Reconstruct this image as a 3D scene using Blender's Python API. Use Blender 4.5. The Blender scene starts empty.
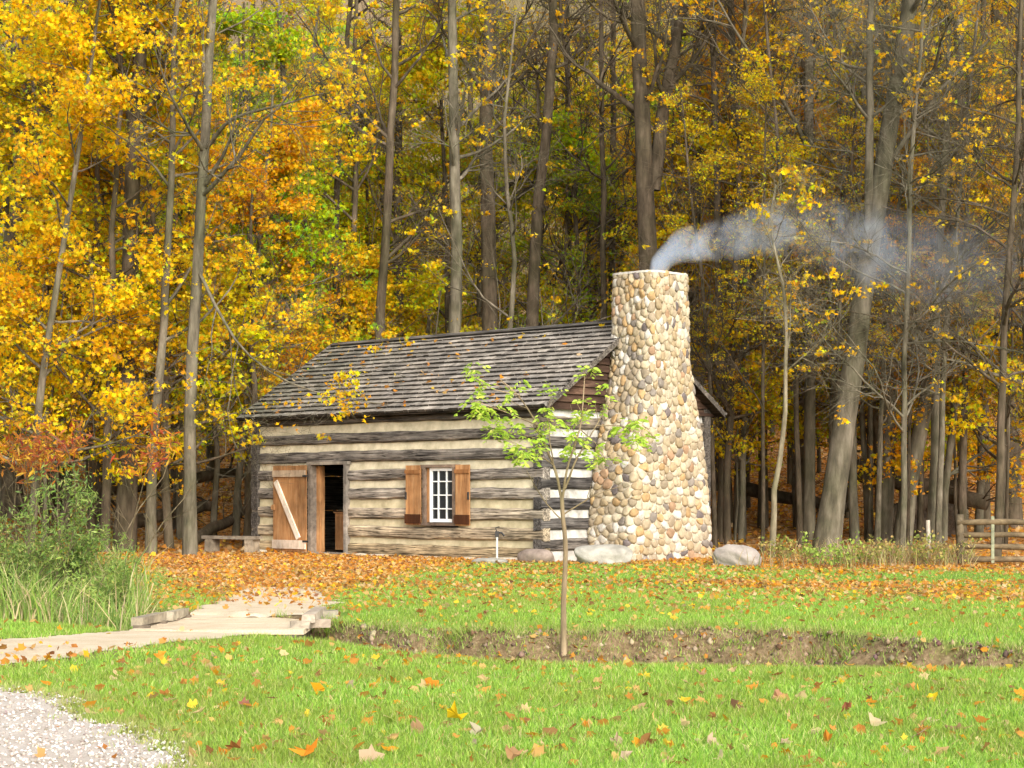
import bpy, math, random
import numpy as np
from math import sin, cos, radians, pi

random.seed(7)
RG = np.random.default_rng(11)
COL = bpy.context.scene.collection
SC = bpy.context.scene
F, H, YH = 1900.0, 1.35, 493.0           # focal length in px, eye height, horizon row
A3 = np.array

# ------------------------------------------------------------------ mesh helpers
def mk(name, V, faces, mat=None, parent=None, smooth=False, col=None, midx=None, mats=None):
    """V (n,3); faces: list of int arrays (m,k) ; one mesh object"""
    V = np.asarray(V, dtype=np.float32)
    me = bpy.data.meshes.new(name)
    fl = [np.asarray(f, dtype=np.int32) for f in faces if len(f)]
    nl = sum(f.size for f in fl); nf = sum(f.shape[0] for f in fl)
    me.vertices.add(len(V)); me.vertices.foreach_set('co', V.ravel())
    me.loops.add(nl); me.loops.foreach_set('vertex_index', np.concatenate([f.ravel() for f in fl]))
    tot = np.concatenate([np.full(f.shape[0], f.shape[1], dtype=np.int32) for f in fl])
    st = np.concatenate([[0], np.cumsum(tot)[:-1]]).astype(np.int32)
    me.polygons.add(nf); me.polygons.foreach_set('loop_start', st)
    me.update(calc_edges=True)
    me.polygons.foreach_set('use_smooth', np.full(nf, smooth, dtype=bool))
    if midx is not None: me.polygons.foreach_set('material_index', np.asarray(midx, dtype=np.int32))
    if col is not None:
        c = np.ones((len(V), 4), dtype=np.float32); c[:, :3] = col
        a = me.color_attributes.new('Col', 'FLOAT_COLOR', 'POINT'); a.data.foreach_set('color', c.ravel())
    for m in (mats or ([mat] if mat else [])): me.materials.append(m)
    o = bpy.data.objects.new(name, me); COL.objects.link(o)
    if parent: o.parent = parent
    me.update()
    return o

class MB:
    """collects boxes / tubes / polys for one mesh object"""
    def __init__(s): s.V = []; s.F = {}; s.C = []; s.n = 0
    def add(s, V, faces, col=(1, 1, 1)):
        V = np.asarray(V, float)
        for f in faces:
            f = np.asarray(f, dtype=int)
            s.F.setdefault(f.shape[1], []).append(f + s.n)
        c = np.broadcast_to(np.asarray(col, float), (len(V), 3))
        s.V.append(V); s.C.append(c); s.n += len(V)
    def box(s, c, d, rz=0, col=(1, 1, 1), jit=0, rx=0, ry=0):
        h = A3(d) / 2
        v = A3([[x, y, z] for x in (-1, 1) for y in (-1, 1) for z in (-1, 1)], float) * h
        if jit: v += RG.uniform(-jit, jit, v.shape)
        if rx: v = v @ A3([[1, 0, 0], [0, cos(rx), sin(rx)], [0, -sin(rx), cos(rx)]])
        if ry: v = v @ A3([[cos(ry), 0, -sin(ry)], [0, 1, 0], [sin(ry), 0, cos(ry)]])
        if rz: v = v @ A3([[cos(rz), sin(rz), 0], [-sin(rz), cos(rz), 0], [0, 0, 1]])
        s.add(v + A3(c), [[[0, 1, 3, 2], [4, 6, 7, 5], [0, 4, 5, 1], [2, 3, 7, 6], [0, 2, 6, 4], [1, 5, 7, 3]]], col)
    def tube(s, pts, rad, sides=8, col=(1, 1, 1), caps=True):
        P = A3(pts, float)[None]; R = np.broadcast_to(A3(rad, float), (P.shape[1],))[None]
        v, q = tubes(P, R, sides); s.add(v, [q], col)
        if caps:
            n = P.shape[1]
            s.F.setdefault(sides, []).append(A3([[s.n - len(v) + i for i in range(sides)][::-1]]))
            s.F[sides].append(A3([[s.n - sides + i for i in range(sides)]]))
    def build(s, name, mat, parent=None, smooth=False):
        return mk(name, np.concatenate(s.V), [np.concatenate(f) for f in s.F.values()], mat, parent, smooth, np.concatenate(s.C))

def nrm(v): return v / np.maximum(np.linalg.norm(v, axis=-1, keepdims=True), 1e-9)

def tubes(P, R, sides):
    B, n, _ = P.shape
    T = nrm(np.gradient(P, axis=1))
    m = nrm(P[:, -1] - P[:, 0])
    ref = np.where(np.abs(m[:, 2:3]) < .8, A3([[0, 0, 1.]]), A3([[1., 0, 0]]))[:, None, :]
    N1 = nrm(np.cross(T, np.broadcast_to(ref, T.shape))); N2 = np.cross(T, N1)
    a = np.arange(sides) * 2 * pi / sides
    V = P[:, :, None, :] + R[:, :, None, None] * (np.cos(a)[None, None, :, None] * N1[:, :, None, :] + np.sin(a)[None, None, :, None] * N2[:, :, None, :])
    b = np.arange(B)[:, None, None] * n * sides; i = np.arange(n - 1)[None, :, None] * sides; k = np.arange(sides)[None, None, :]; k2 = (k + 1) % sides
    q = np.stack([b + i + k, b + i + k2, b + i + sides + k2, b + i + sides + k], -1).reshape(-1, 4)
    return V.reshape(-1, 3), q

def vn(x, y, s=1.0, seed=0):
    """value noise, -1..1"""
    x = np.asarray(x, float) / s + 1000.3; y = np.asarray(y, float) / s + 1000.7
    xi = np.floor(x).astype(np.int64); yi = np.floor(y).astype(np.int64); fx = x - xi; fy = y - yi
    fx = fx * fx * (3 - 2 * fx); fy = fy * fy * (3 - 2 * fy)
    def h(a, b):
        n = (a * 73856093) ^ (b * 19349663) ^ (seed * 83492791)
        n = (n ^ (n >> 13)) * 1274126177 & 0xffffffff
        return ((n ^ (n >> 16)) & 0xffff) / 32767.5 - 1
    return (h(xi, yi) * (1 - fx) + h(xi + 1, yi) * fx) * (1 - fy) + (h(xi, yi + 1) * (1 - fx) + h(xi + 1, yi + 1) * fx) * fy

def sstep(a, b, x): t = np.clip((x - a) / (b - a), 0, 1); return t * t * (3 - 2 * t)

def tag(o, label=None, cat=None, group=None, kind=None):
    if label: o['label'] = label
    if cat: o['category'] = cat
    if group: o['group'] = group
    if kind: o['kind'] = kind
    return o
def empty(name, loc=(0, 0, 0), rz=0, parent=None):
    o = bpy.data.objects.new(name, None); COL.objects.link(o); o.location = loc; o.rotation_euler = (0, 0, rz)
    o.empty_display_size = .2
    if parent: o.parent = parent
    return o

# ------------------------------------------------------------------ materials
def newmat(name):
    m = bpy.data.materials.new(name); m.use_nodes = True; nt = m.node_tree; nt.nodes.clear()
    return m, nt
def N(nt, t, **k):
    n = nt.nodes.new(t)
    for a, b in k.items():
        if hasattr(n, a) and a not in n.inputs: setattr(n, a, b)
        else: n.inputs[a].default_value = b
    return n
def ramp(nt, stops, fac, mode='LINEAR'):
    r = nt.nodes.new('ShaderNodeValToRGB'); r.color_ramp.interpolation = mode
    e = r.color_ramp.elements
    while len(e) > 1: e.remove(e[0])
    e[0].position = stops[0][0]; e[0].color = (*stops[0][1], 1)
    for p, c in stops[1:]:
        q = e.new(p); q.color = (*c, 1)
    nt.links.new(fac, r.inputs[0]); return r.outputs[0]
def mul(nt, a, b, mode='MULTIPLY', f=1.0):
    m = nt.nodes.new('ShaderNodeMix'); m.data_type = 'RGBA'; m.blend_type = mode; m.inputs[0].default_value = f if not hasattr(f, 'links') else 0
    if hasattr(f, 'links'): nt.links.new(f, m.inputs[0])
    for k, v in ((6, a), (7, b)):
        if hasattr(v, 'links'): nt.links.new(v, m.inputs[k])
        else: m.inputs[k].default_value = (*v, 1)
    return m.outputs[2]
def noise(nt, scale, detail=4, rough=.6, sc=(1, 1, 1), coord='Object', dist=0):
    tc = nt.nodes.new('ShaderNodeTexCoord'); mp = nt.nodes.new('ShaderNodeMapping'); mp.inputs['Scale'].default_value = sc
    nt.links.new(tc.outputs[coord], mp.inputs[0])
    n = nt.nodes.new('ShaderNodeTexNoise'); n.inputs['Scale'].default_value = scale; n.inputs['Detail'].default_value = detail
    n.inputs['Roughness'].default_value = rough; n.inputs['Distortion'].default_value = dist
    nt.links.new(mp.outputs[0], n.inputs['Vector']); return n.outputs['Fac']
def out(nt, col, rough=.85, bump=None, bs=.4, bd=.02, spec=.25):
    b = nt.nodes.new('ShaderNodeBsdfPrincipled'); b.inputs['Roughness'].default_value = rough
    b.inputs['Specular IOR Level'].default_value = spec
    if hasattr(col, 'links'): nt.links.new(col, b.inputs['Base Color'])
    else: b.inputs['Base Color'].default_value = (*col, 1)
    if bump is not None:
        bp = nt.nodes.new('ShaderNodeBump'); bp.inputs['Strength'].default_value = bs; bp.inputs['Distance'].default_value = bd
        nt.links.new(bump, bp.inputs['Height']); nt.links.new(bp.outputs[0], b.inputs['Normal'])
    o = nt.nodes.new('ShaderNodeOutputMaterial'); nt.links.new(b.outputs[0], o.inputs[0]); return b
def vcol(nt): a = nt.nodes.new('ShaderNodeVertexColor'); a.layer_name = 'Col'; return a.outputs[0]

def mat_leaf(name, trans=.45):
    m, nt = newmat(name)
    oi = nt.nodes.new('ShaderNodeObjectInfo')
    c = mul(nt, vcol(nt), oi.outputs['Color'])
    d = nt.nodes.new('ShaderNodeBsdfDiffuse'); t = nt.nodes.new('ShaderNodeBsdfTranslucent'); x = nt.nodes.new('ShaderNodeMixShader')
    x.inputs[0].default_value = trans
    nt.links.new(c, d.inputs[0]); nt.links.new(c, t.inputs[0]); nt.links.new(d.outputs[0], x.inputs[1]); nt.links.new(t.outputs[0], x.inputs[2])
    o = nt.nodes.new('ShaderNodeOutputMaterial'); nt.links.new(x.outputs[0], o.inputs[0]); return m
LEAF = mat_leaf('leaf', .5); GRASS = mat_leaf('grass_blade', .4)

def mat_bark():
    m, nt = newmat('bark')
    oi = nt.nodes.new('ShaderNodeObjectInfo')
    n = noise(nt, 6, 5, .65, (1, 1, .22)); n2 = noise(nt, .9, 3, .6)
    c = ramp(nt, [(.25, (.055, .05, .04)), (.48, (.155, .138, .11)), (.7, (.27, .245, .205))], n)
    c = mul(nt, c, ramp(nt, [(.35, (.62, .66, .52)), (.6, (1.1, 1.06, 1.0))], n2))
    c = mul(nt, c, oi.outputs['Color'])
    out(nt, c, .92, n, .7, .03, .1); return m
BARK = mat_bark()

def mat_wood(name, stops, sc, scale=5, rough=.85, bs=.5, usecol=True, spec=.15):
    m, nt = newmat(name)
    n = noise(nt, scale, 6, .7, sc, dist=.6); n2 = noise(nt, 1.3, 4, .6)
    c = ramp(nt, stops, n)
    c = mul(nt, c, ramp(nt, [(.35, (.6, .6, .6)), (.65, (1.15, 1.12, 1.08))], n2))
    if 'log' in name:      # drying checks along the grain
        ck_ = noise(nt, 5, 3, .5, tuple(.10 if q_ < 1 else 4 for q_ in sc)); c = mul(nt, c, ramp(nt, [(.455, (1, 1, 1)), (.485, (.18, .17, .16)), (.50, (.18, .17, .16)), (.53, (1, 1, 1))], ck_))
    if usecol: c = mul(nt, c, vcol(nt))
    out(nt, c, rough, n, bs, .015, spec); return m
GREY = [(.3, (.04, .036, .032)), (.48, (.14, .125, .11)), (.72, (.36, .33, .29))]
LOGX = mat_wood('weathered_log', GREY, (.25, 3, 3))
LOGY = mat_wood('weathered_log_side', GREY, (3, .25, 3))
SHAKE = mat_wood('roof_shake', [(.25, (.11, .095, .08)), (.5, (.27, .245, .215)), (.75, (.45, .42, .38))], (3, .5, .5), 6)
ORANGE = mat_wood('pine_board', [(.25, (.20, .09, .04)), (.5, (.40, .20, .08)), (.75, (.52, .32, .16))], (3, 3, .3), 5, .6)
REDB = mat_wood('gable_board', [(.25, (.025, .015, .010)), (.5, (.075, .042, .028)), (.75, (.16, .10, .065))], (2, .25, 3), 5)
TIMBER = mat_wood('grey_timber', [(.25, (.13, .11, .09)), (.5, (.30, .26, .21)), (.75, (.48, .43, .35))], (1, 1, 1), 7)
PLANK = mat_wood('pale_plank', [(.25, (.42, .33, .23)), (.5, (.60, .49, .36)), (.75, (.72, .62, .48))], (3, .3, 1), 5)
def mat_simple(name, c1, c2, scale=8, rough=.9, bs=.5, bd=.01, usecol=False, spec=.2, detail=6):
    m, nt = newmat(name); n = noise(nt, scale, detail, .65)
    c = ramp(nt, [(.3, c1), (.7, c2)], n)
    if usecol: c = mul(nt, c, vcol(nt))
    out(nt, c, rough, n, bs, bd, spec); return m
CHINKF = mat_simple('tan_chinking', (.36, .31, .20), (.68, .60, .42), 2.8, .95, .6, .02, True)
CHINKG = mat_simple('white_chinking', (.22, .20, .17), (.58, .56, .50), 3.2, .95, .6, .02)
STONE = mat_simple('fieldstone', (.62, .60, .58), (1.0, 1.0, 1.0), 9, .85, .9, .02, True, .3)
MORTAR = mat_simple('mortar', (.40, .34, .25), (.58, .50, .38), 20, .95, .5)
BOULD = mat_simple('boulder_rock', (.20, .185, .15), (.40, .37, .31), 3, .9, .9, .04)
WHITE = mat_simple('white_paint', (.74, .74, .70), (.84, .84, .80), 10, .5, .1)
DARKW = mat_simple('dark_iron', (.02, .02, .02), (.05, .045, .04), 10, .6, .2)
GALV = mat_simple('pale_metal', (.45, .45, .40), (.6, .6, .55), 10, .5, .2)
PEB = mat_simple('pebble', (.75, .75, .75), (1, 1, 1), 30, .9, .2, .01, True)
def mat_glass():
    m, nt = newmat('window_glass'); b = out(nt, (.015, .018, .02), .12, noise(nt, 3, 2), .15, .01, .5); return m
GLASS = mat_glass()
INT = mat_simple('dark_plank_floor', (.07, .05, .03), (.13, .09, .06), 5)

# ------------------------------------------------------------------ terrain
# near and far lips of the ditch (x, y)
NEAR = A3([(-40, 26), (-9, 22.4), (-5.5, 20.6), (-3.9, 19.2), (-2.6, 18.7), (-1.7, 17.8), (-.96, 16.4), (-.26, 15.7), (.39, 15.4), (1.4, 15.2), (2.3, 14.95), (3.95, 14.7), (8, 14.0), (40, 12)])
FAR = A3([(-40, 28.5), (-9, 24.4), (-5.5, 23.0), (-3.9, 21.5), (-2.6, 20.9), (-1.9, 19.9), (-1.13, 19.1), (-.12, 18.5), (.9, 18.6), (1.88, 18.9), (2.8, 18.4), (3.6, 17.6), (4.46, 16.6), (8, 15.6), (40, 14)])
def ditch(x, y):
    yn = np.interp(x, NEAR[:, 0], NEAR[:, 1]) + .10 * vn(x, 0 * x, .5, 5); yf = np.interp(x, FAR[:, 0], FAR[:, 1]) + (.22 * vn(x, 0 * x, .3, 6) + .22 * vn(x, 0 * x, 1.1, 7)) * sstep(-2.0, -1.2, x)
    t = (y - yn) / (yf - yn)
    return t, yn, yf
def hz(x, y):
    x = np.asarray(x, float); y = np.asarray(y, float)
    t = np.maximum(y - 44, 0)
    z = np.where(t < 50, .0035 * t * t, 8.75 + .35 * (t - 50))
    z = z + sstep(46, 60, y) * (.35 * vn(x, y, 9, 1) + .12 * vn(x, y, 2.5, 2)) + .02 * vn(x, y, 3, 3) - .06 * sstep(24, 31, y)
    d, yn, yf = ditch(x, y)
    prof = np.interp(d, [-.15, 0, .3, .5, .68, .84, .97, 1.1], [0, -.05, -.36, -.48, -.44, -.30, -.02, 0.0])
    rough = np.where((d > .1) & (d < 1), .06 * vn(x, y, .14, 8) + .15 * vn(x, y, .33, 9), 0)
    return z + prof + rough * np.interp(d, [.1, .3, .9, 1.02], [0, 1, 1, 0])
def gh(x, y): return float(hz(A3([x]), A3([y]))[0])
def P(px, d, z=None):
    return ((px - 512) / F * d, d, z if z is not None else gh((px - 512) / F * d, d))
def hit(px, py):
    d = 8.0
    while d < 200:
        x = (px - 512) / F * d; z = H - (py - YH) / F * d
        if z <= gh(x, d): break
        d += .05
    return x, d, gh(x, d)
def zz(py, d): return H + (YH - py) / F * d

# path masks ---------------------------------------------------------
def segdist(x, y, pts):
    best = np.full(x.shape, 1e9); wv = np.zeros(x.shape)
    for (x0, y0, w0), (x1, y1, w1) in zip(pts[:-1], pts[1:]):
        dx, dy = x1 - x0, y1 - y0
        t = np.clip(((x - x0) * dx + (y - y0) * dy) / (dx * dx + dy * dy), 0, 1)
        d = np.hypot(x - x0 - t * dx, y - y0 - t * dy) - (w0 + t * (w1 - w0))
        best = np.minimum(best, d)
    return best
PATH = [(-12, 13.2, 1.5), (-6, 14.5, 1.4), (-4.6, 15.9, 1.1), (-3.7, 17.6, .75), (-2.95, 18.9, .72), (-2.9, 21.2, .75), (-2.85, 23, .8), (-3.3, 27, .6)]
GEDGE = A3([(7.0, -.6), (8, -1.1), (9.33, -1.62), (10.2, -1.98), (11.06, -2.42), (12.4, -3.0), (13.2, -3.5), (13.7, -4.3), (14.2, -6.0), (15, -11)])   # (y, x) right edge of the gravel
def sd_path(x, y): return segdist(x, y, PATH) + .12 * vn(x, y, .35, 21) + .05 * vn(x, y, .1, 22)
def sd_gravel(x, y): return (x - np.interp(y, GEDGE[:, 0], GEDGE[:, 1])) * .8 + .16 * vn(x, y, .45, 23) + .12 * vn(x, y, .13, 24)
STRIP = [(3.2, 30, .4), (5.5, 26.5, .9), (8, 23, 1.3), (12, 20, 1.5)]

def axis(a, b, s, far, g=1.12):
    v = list(np.arange(a, b, s)); st = s
    while v[-1] < far: st *= g; v.append(v[-1] + st)
    return v
def patch(name, sdf, x0, x1, y0, y1, s, dz, mat):
    xs = np.arange(x0, x1, s); ys = np.arange(y0, y1, s); X, Y = np.meshgrid(xs, ys)
    Z = hz(X, Y) + dz; inside = sdf(X, Y) < 0
    nx = len(xs); i, j = np.nonzero(inside[:-1, :-1] & inside[1:, 1:] & inside[1:, :-1] & inside[:-1, 1:])
    q = np.stack([i * nx + j, i * nx + j + 1, (i + 1) * nx + j + 1, (i + 1) * nx + j], 1)
    used = np.unique(q); mp = np.full(X.size, -1); mp[used] = np.arange(len(used))
    V = np.stack([X.ravel(), Y.ravel(), Z.ravel()], 1)[used]
    return mk(name, V, [mp[q]], mat, smooth=True)

xs = axis(0, 10, .09, 420); xs = A3([-v for v in xs[:0:-1]] + xs)
ys = A3([-30, -10, 0, 4] + list(np.arange(6, 8, .2)) + axis(8, 24, .09, 460, 1.05))
X, Y = np.meshgrid(xs, ys); Z = hz(X, Y)
nx = len(xs); I, J = np.meshgrid(np.arange(len(ys) - 1), np.arange(nx - 1), indexing='ij')
q = np.stack([I * nx + J, I * nx + J + 1, (I + 1) * nx + J + 1, (I + 1) * nx + J], -1).reshape(-1, 4)
dd, _, _ = ditch(X, Y)
soil = sstep(.12, .3, dd + .08 * vn(X, Y, .3, 11)) * (1 - sstep(.98, 1.1, dd + .06 * vn(X, Y, .25, 12)))
soil = np.maximum(soil, 1 - sstep(-.02, .22, np.minimum(sd_path(X, Y), sd_gravel(X, Y))))
def litter_amt(x, y):
    """how much of the ground is covered by fallen leaves, 0..1"""
    n = vn(x, y, 1.2, 13) * .5 + vn(x, y, .4, 14) * .3
    door = 1 - sstep(-.35, .75, segdist(x, y, [(-2.95, 23.5, .1), (-3.4, 28, .9), (-4.0, 32, 1.7), (-4.5, 38, 3.0)]) + n * .8)
    path = 0 * x
    left = sstep(30, 35, y + n * 2) * (1 - sstep(-5.5, -3.6, x + n)) * .7
    wood = np.maximum(sstep(37.6, 39.5, y + n * 1.2), sstep(33.8, 36, y + n * 2) * sstep(4.2, 5.5, x) )
    r = 1 - sstep(-.3, .9, segdist(x, y, STRIP) + n * .6)
    return np.clip(np.maximum.reduce([door, path, left, wood, r * .55]), 0, 1)
lit = litter_amt(X, Y)
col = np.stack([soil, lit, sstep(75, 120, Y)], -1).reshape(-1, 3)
def mat_ground():
    m, nt = newmat('ground')
    sep = nt.nodes.new('ShaderNodeSeparateColor'); nt.links.new(vcol(nt), sep.inputs[0])
    g = ramp(nt, [(.3, (.11, .19, .03)), (.55, (.19, .31, .05)), (.75, (.32, .38, .11))], noise(nt, 9, 6, .7))
    g = mul(nt, g, ramp(nt, [(.35, (.8, .85, .8)), (.65, (1.15, 1.05, .9))], noise(nt, .6, 3)))
    s = ramp(nt, [(.3, (.07, .045, .022)), (.5, (.21, .145, .075)), (.72, (.40, .30, .17))], noise(nt, 12, 8, .75))
    tc = nt.nodes.new('ShaderNodeTexCoord')
    vo = nt.nodes.new('ShaderNodeTexVoronoi'); vo.inputs['Scale'].default_value = 9; nt.links.new(tc.outputs['Object'], vo.inputs['Vector'])
    sp = nt.nodes.new('ShaderNodeSeparateColor'); nt.links.new(vo.outputs['Color'], sp.inputs[0])
    l = ramp(nt, [(.0, (.13, .06, .02)), (.3, (.36, .15, .035)), (.55, (.52, .24, .06)), (.8, (.62, .34, .12)), (1, (.60, .45, .25))], sp.outputs[0])
    l = mul(nt, l, ramp(nt, [(.3, (.5, .45, .4)), (.6, (1, 1, 1))], noise(nt, 2.2, 5)))
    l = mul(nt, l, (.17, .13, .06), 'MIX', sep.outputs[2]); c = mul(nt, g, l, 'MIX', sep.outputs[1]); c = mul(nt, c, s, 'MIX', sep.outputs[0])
    out(nt, c, .95, noise(nt, 25, 8, .75), .9, .04, .1); return m
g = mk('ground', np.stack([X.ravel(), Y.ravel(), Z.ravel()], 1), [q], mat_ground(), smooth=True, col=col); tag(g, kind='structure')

def mat_gravel(name, a, b, c):
    m, nt = newmat(name); n = noise(nt, 60, 8, .8)
    cc = ramp(nt, [(.3, a), (.5, b), (.7, c)], n)
    cc = mul(nt, cc, ramp(nt, [(.3, (.82, .78, .74)), (.6, (1, 1, 1))], noise(nt, 2.5, 5)))
    out(nt, cc, .95, n, .8, .015, .1); return m
GRAV = mat_gravel('pale_gravel', (.30, .25, .20), (.54, .47, .40), (.72, .65, .57))
SAND = mat_gravel('sandy_path', (.44, .34, .22), (.60, .49, .34), (.72, .62, .46))
tag(patch('gravel_road', sd_gravel, -9, -.3, 7, 14.6, .05, .012, GRAV), kind='structure')
tag(patch('path', lambda x, y: np.where((y > 19.0) & (y < 20.85), 1, sd_path(x, y)), -9, -1.2, 13, 30, .06, .008, SAND), kind='structure')

# ------------------------------------------------------------------ leaves
MAPLE = A3([(0, -.48), (.16, -.3), (.5, -.34), (.33, -.04), (.55, .2), (.2, .16), (0, .56), (-.2, .16), (-.55, .2), (-.33, -.04), (-.5, -.34), (-.16, -.3)], float)
OVAL = A3([(0, -.5), (.3, -.28), (.38, .05), (0, .5), (-.38, .05), (-.3, -.28)], float)
SLIM = A3([(0, -.5), (.12, -.1), (0, .5), (-.12, -.1)], float)
def leaves(pts, size, template, rng, up=.6, curl=.25, cols=None, dirs=None, jit=0):
    n = len(pts); k = len(template)
    nv = nrm(rng.normal(size=(n, 3)) + A3([0, 0, up]))
    r = rng.normal(size=(n, 3)) if dirs is None else dirs
    u = nrm(np.cross(nv, r)); v = np.cross(u, nv) if dirs is None else nrm(dirs)
    if dirs is not None: nv = np.cross(u, v)
    s = np.broadcast_to(np.asarray(size, float), (n,))[:, None, None]
    t = template[None] + (rng.normal(size=(n, k, 2)) * jit if jit else 0); bend = curl * (np.abs(t[..., 0:1]) ** 1.3 * 1.4 + np.abs(t[..., 1:2]) ** 2) * rng.uniform(-1, 1, (n, 1, 1))
    V = pts[:, None, :] + s * (t[..., 0:1] * u[:, None] + t[..., 1:2] * v[:, None] + bend * nv[:, None])
    f = np.arange(n * k).reshape(n, k)
    C = np.repeat(cols, k, axis=0) if cols is not None else None
    return V.reshape(-1, 3), f, C
def palette(rng, n, pal, w, var=.12):
    pal = A3(pal, float); c = pal[rng.choice(len(pal), n, p=A3(w) / sum(w))]
    c = c * (1 + rng.normal(size=(n, 1)) * var) + rng.normal(size=(n, 3)) * .012
    return np.clip(c, .01, .95)

# ------------------------------------------------------------------ trees
def grow(rng, P, R, cnt, t0, t1, ang, length, m=5, wob=.15, up=.08, rs=.55, rend=.3, tpow=1.0):
    B, n, _ = P.shape
    idx = np.repeat(np.arange(B), cnt); K = len(idx)
    t = t0 + (t1 - t0) * rng.uniform(0, 1, K) ** tpow
    f = t * (n - 1) * .9999; i = f.astype(int); w = (f - i)[:, None]
    pos = P[idx, i] * (1 - w) + P[idx, i + 1] * w; T = nrm(P[idx, i + 1] - P[idx, i]); r = R[idx, i] * (1 - w[:, 0]) + R[idx, i + 1] * w[:, 0]
    perp = nrm(np.cross(T, rng.normal(size=(K, 3)))); a = rng.uniform(ang[0], ang[1], K)[:, None]
    d = nrm(np.cos(a) * T + np.sin(a) * perp)
    plen = np.linalg.norm(np.diff(P, axis=1), axis=2).sum(1)[idx]
    L = length(t, plen) * rng.uniform(.6, 1.2, K)
    out = [pos]; st = (L / (m - 1))[:, None]
    for _ in range(m - 1):
        d = nrm(d + rng.normal(size=(K, 3)) * wob + A3([0, 0, up])); pos = pos + d * st; out.append(pos)
    Pn = np.stack(out, 1); r0 = np.minimum(r * rs, L * .022 + .003)
    Rn = r0[:, None] * np.linspace(1, rend, m)[None]
    return Pn, Rn
def trunk_line(rng, pts, r0, r1, n=16, wob=.05):
    pts = A3(pts, float); seg = np.concatenate([[0], np.cumsum(np.linalg.norm(np.diff(pts, axis=0), axis=1))]); s = np.linspace(0, seg[-1], n)
    Q = np.stack([np.interp(s, seg, pts[:, k]) for k in range(3)], 1)
    for _ in range(2): Q[1:-1] = .25 * Q[:-2] + .5 * Q[1:-1] + .25 * Q[2:]
    wv = rng.normal(size=(n, 3)) * wob; wv[0] = 0; wv[:, 2] = 0; wv[1:-1] = (wv[:-2] + wv[1:-1] + wv[2:]) / 2.2; Q += wv
    t = s / seg[-1]; Rr = r0 + (r1 - r0) * t + r0 * .25 * np.exp(-s / .5)
    return Q[None], Rr[None]
GOLD = [(.84, .58, .012), (.84, .48, .01), (.72, .60, .025), (.46, .54, .035), (.76, .36, .012), (.46, .28, .05)]
def tree_mesh(rng, pts, r0, r1, branch0=.25, n1=16, l1=3.5, ang=(.7, 1.25), n2=6, n3=5, leafn=5000, lsize=.13, leaf0=0., pal=GOLD, w=(4, 4, 3, 1.5, 1.5, .6),
              sides=10, forks=(), template=MAPLE, clump=.16, up1=.06, n4=0):
    """returns wood (V, F) and leaf (V, F, C) arrays in local space"""
    P0, R0 = trunk_line(rng, pts, r0, r1)
    W = [tubes(P0, R0, sides)]; mains = [(P0, R0)]
    for f in forks:
        Pf, Rf = trunk_line(rng, f[0], f[1], f[2], 12, .04); Rf = np.minimum(Rf, f[1]); W.append(tubes(Pf, Rf, 8)); mains.append((Pf, Rf))
    TW = []
    for k, (Pm, Rm) in enumerate(mains):
        b0 = branch0 if k == 0 else .15; nn = n1 if k == 0 else n1 // 2
        P1, R1 = grow(rng, Pm, Rm, nn, b0, 1.0, ang, lambda t, pl: l1 * (1.15 - .75 * ((t - b0) / (1.001 - b0))), 9, .13, up1, .5, .18)
        W.append(tubes(P1, R1, 6))
        P2, R2 = grow(rng, P1, R1, n2, .2, 1.0, (.4, 1.1), lambda t, pl: pl * .5 * (1.2 - .6 * t), 6, .18, .03, .6, .25)
        W.append(tubes(P2, R2, 4))
        P3, R3 = grow(rng, P2, R2, n3, .15, 1.0, (.4, 1.1), lambda t, pl: pl * .5 + .12, 4, .2, .02, .65, .35)
        W.append(tubes(P3, R3, 3)); TW.append(P2[:, -4:]); TW.append(P3)
        if n4:
            P4, R4 = grow(rng, P3, R3, n4, .1, 1.0, (.3, 1.0), lambda t, pl: pl * .7 + .1, 3, .15, .04, .8, .5); R4 = np.maximum(R4, .003)
            W.append(tubes(P4, R4, 3)); TW.append(P4)
    V = []; Fq = []; o = 0
    for v, f in W: V.append(v); Fq.append(f + o); o += len(v)
    pool = np.concatenate([t.reshape(-1, 3) for t in TW]); pool = pool[pool[:, 2] > leaf0]
    ncl = leafn // 7 + 1; cen = pool[rng.integers(0, len(pool), ncl)]
    # sprays hang where the crown keeps its leaves; patches of twigs are already bare
    dens = vn(cen[:, 0] + cen[:, 2] * .5, cen[:, 1] + cen[:, 2] * .9, 1.3, int(rng.integers(99))) + rng.uniform(-.4, .4, ncl)
    good = cen[dens > -.35]; cen = good[rng.integers(0, len(good), ncl)]
    sz = rng.uniform(.4, 1.3, (ncl, 1)); c = np.repeat(cen, 7, 0)[:leafn] + rng.normal(size=(leafn, 3)) * A3([clump, clump, clump * .45]) * np.repeat(sz, 7, 0)[:leafn]
    cl = palette(rng, leafn, pal, w)
    # slow drift of tone through the crown: whole sprays turn earlier than others
    drift = vn(c[:, 0] + c[:, 2] * .7, c[:, 1] + c[:, 2], 1.1, int(rng.integers(99)))[:, None]
    cl = np.clip(cl * (1 + .22 * drift * A3([.5, 1.0, .6])), .01, .95)
    Lv = leaves(c, lsize * rng.uniform(.5, 1.4, leafn), template, rng, .5, .6, cl, jit=.06)
    return (np.concatenate(V), np.concatenate(Fq)), Lv
def put_tree(name, base, wood, leaf, label, cat='tree', group=None, tint=(1, 1, 1), bark=(1, 1, 1)):
    r = empty(name, base); tag(r, label, cat, group)
    t = mk('trunk', wood[0], [wood[1]], BARK, r, True); t.color = (*bark, 1)
    c = mk('crown', leaf[0], [leaf[1]], LEAF, r, False, leaf[2]); c.color = (*tint, 1)
    return r
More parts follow.
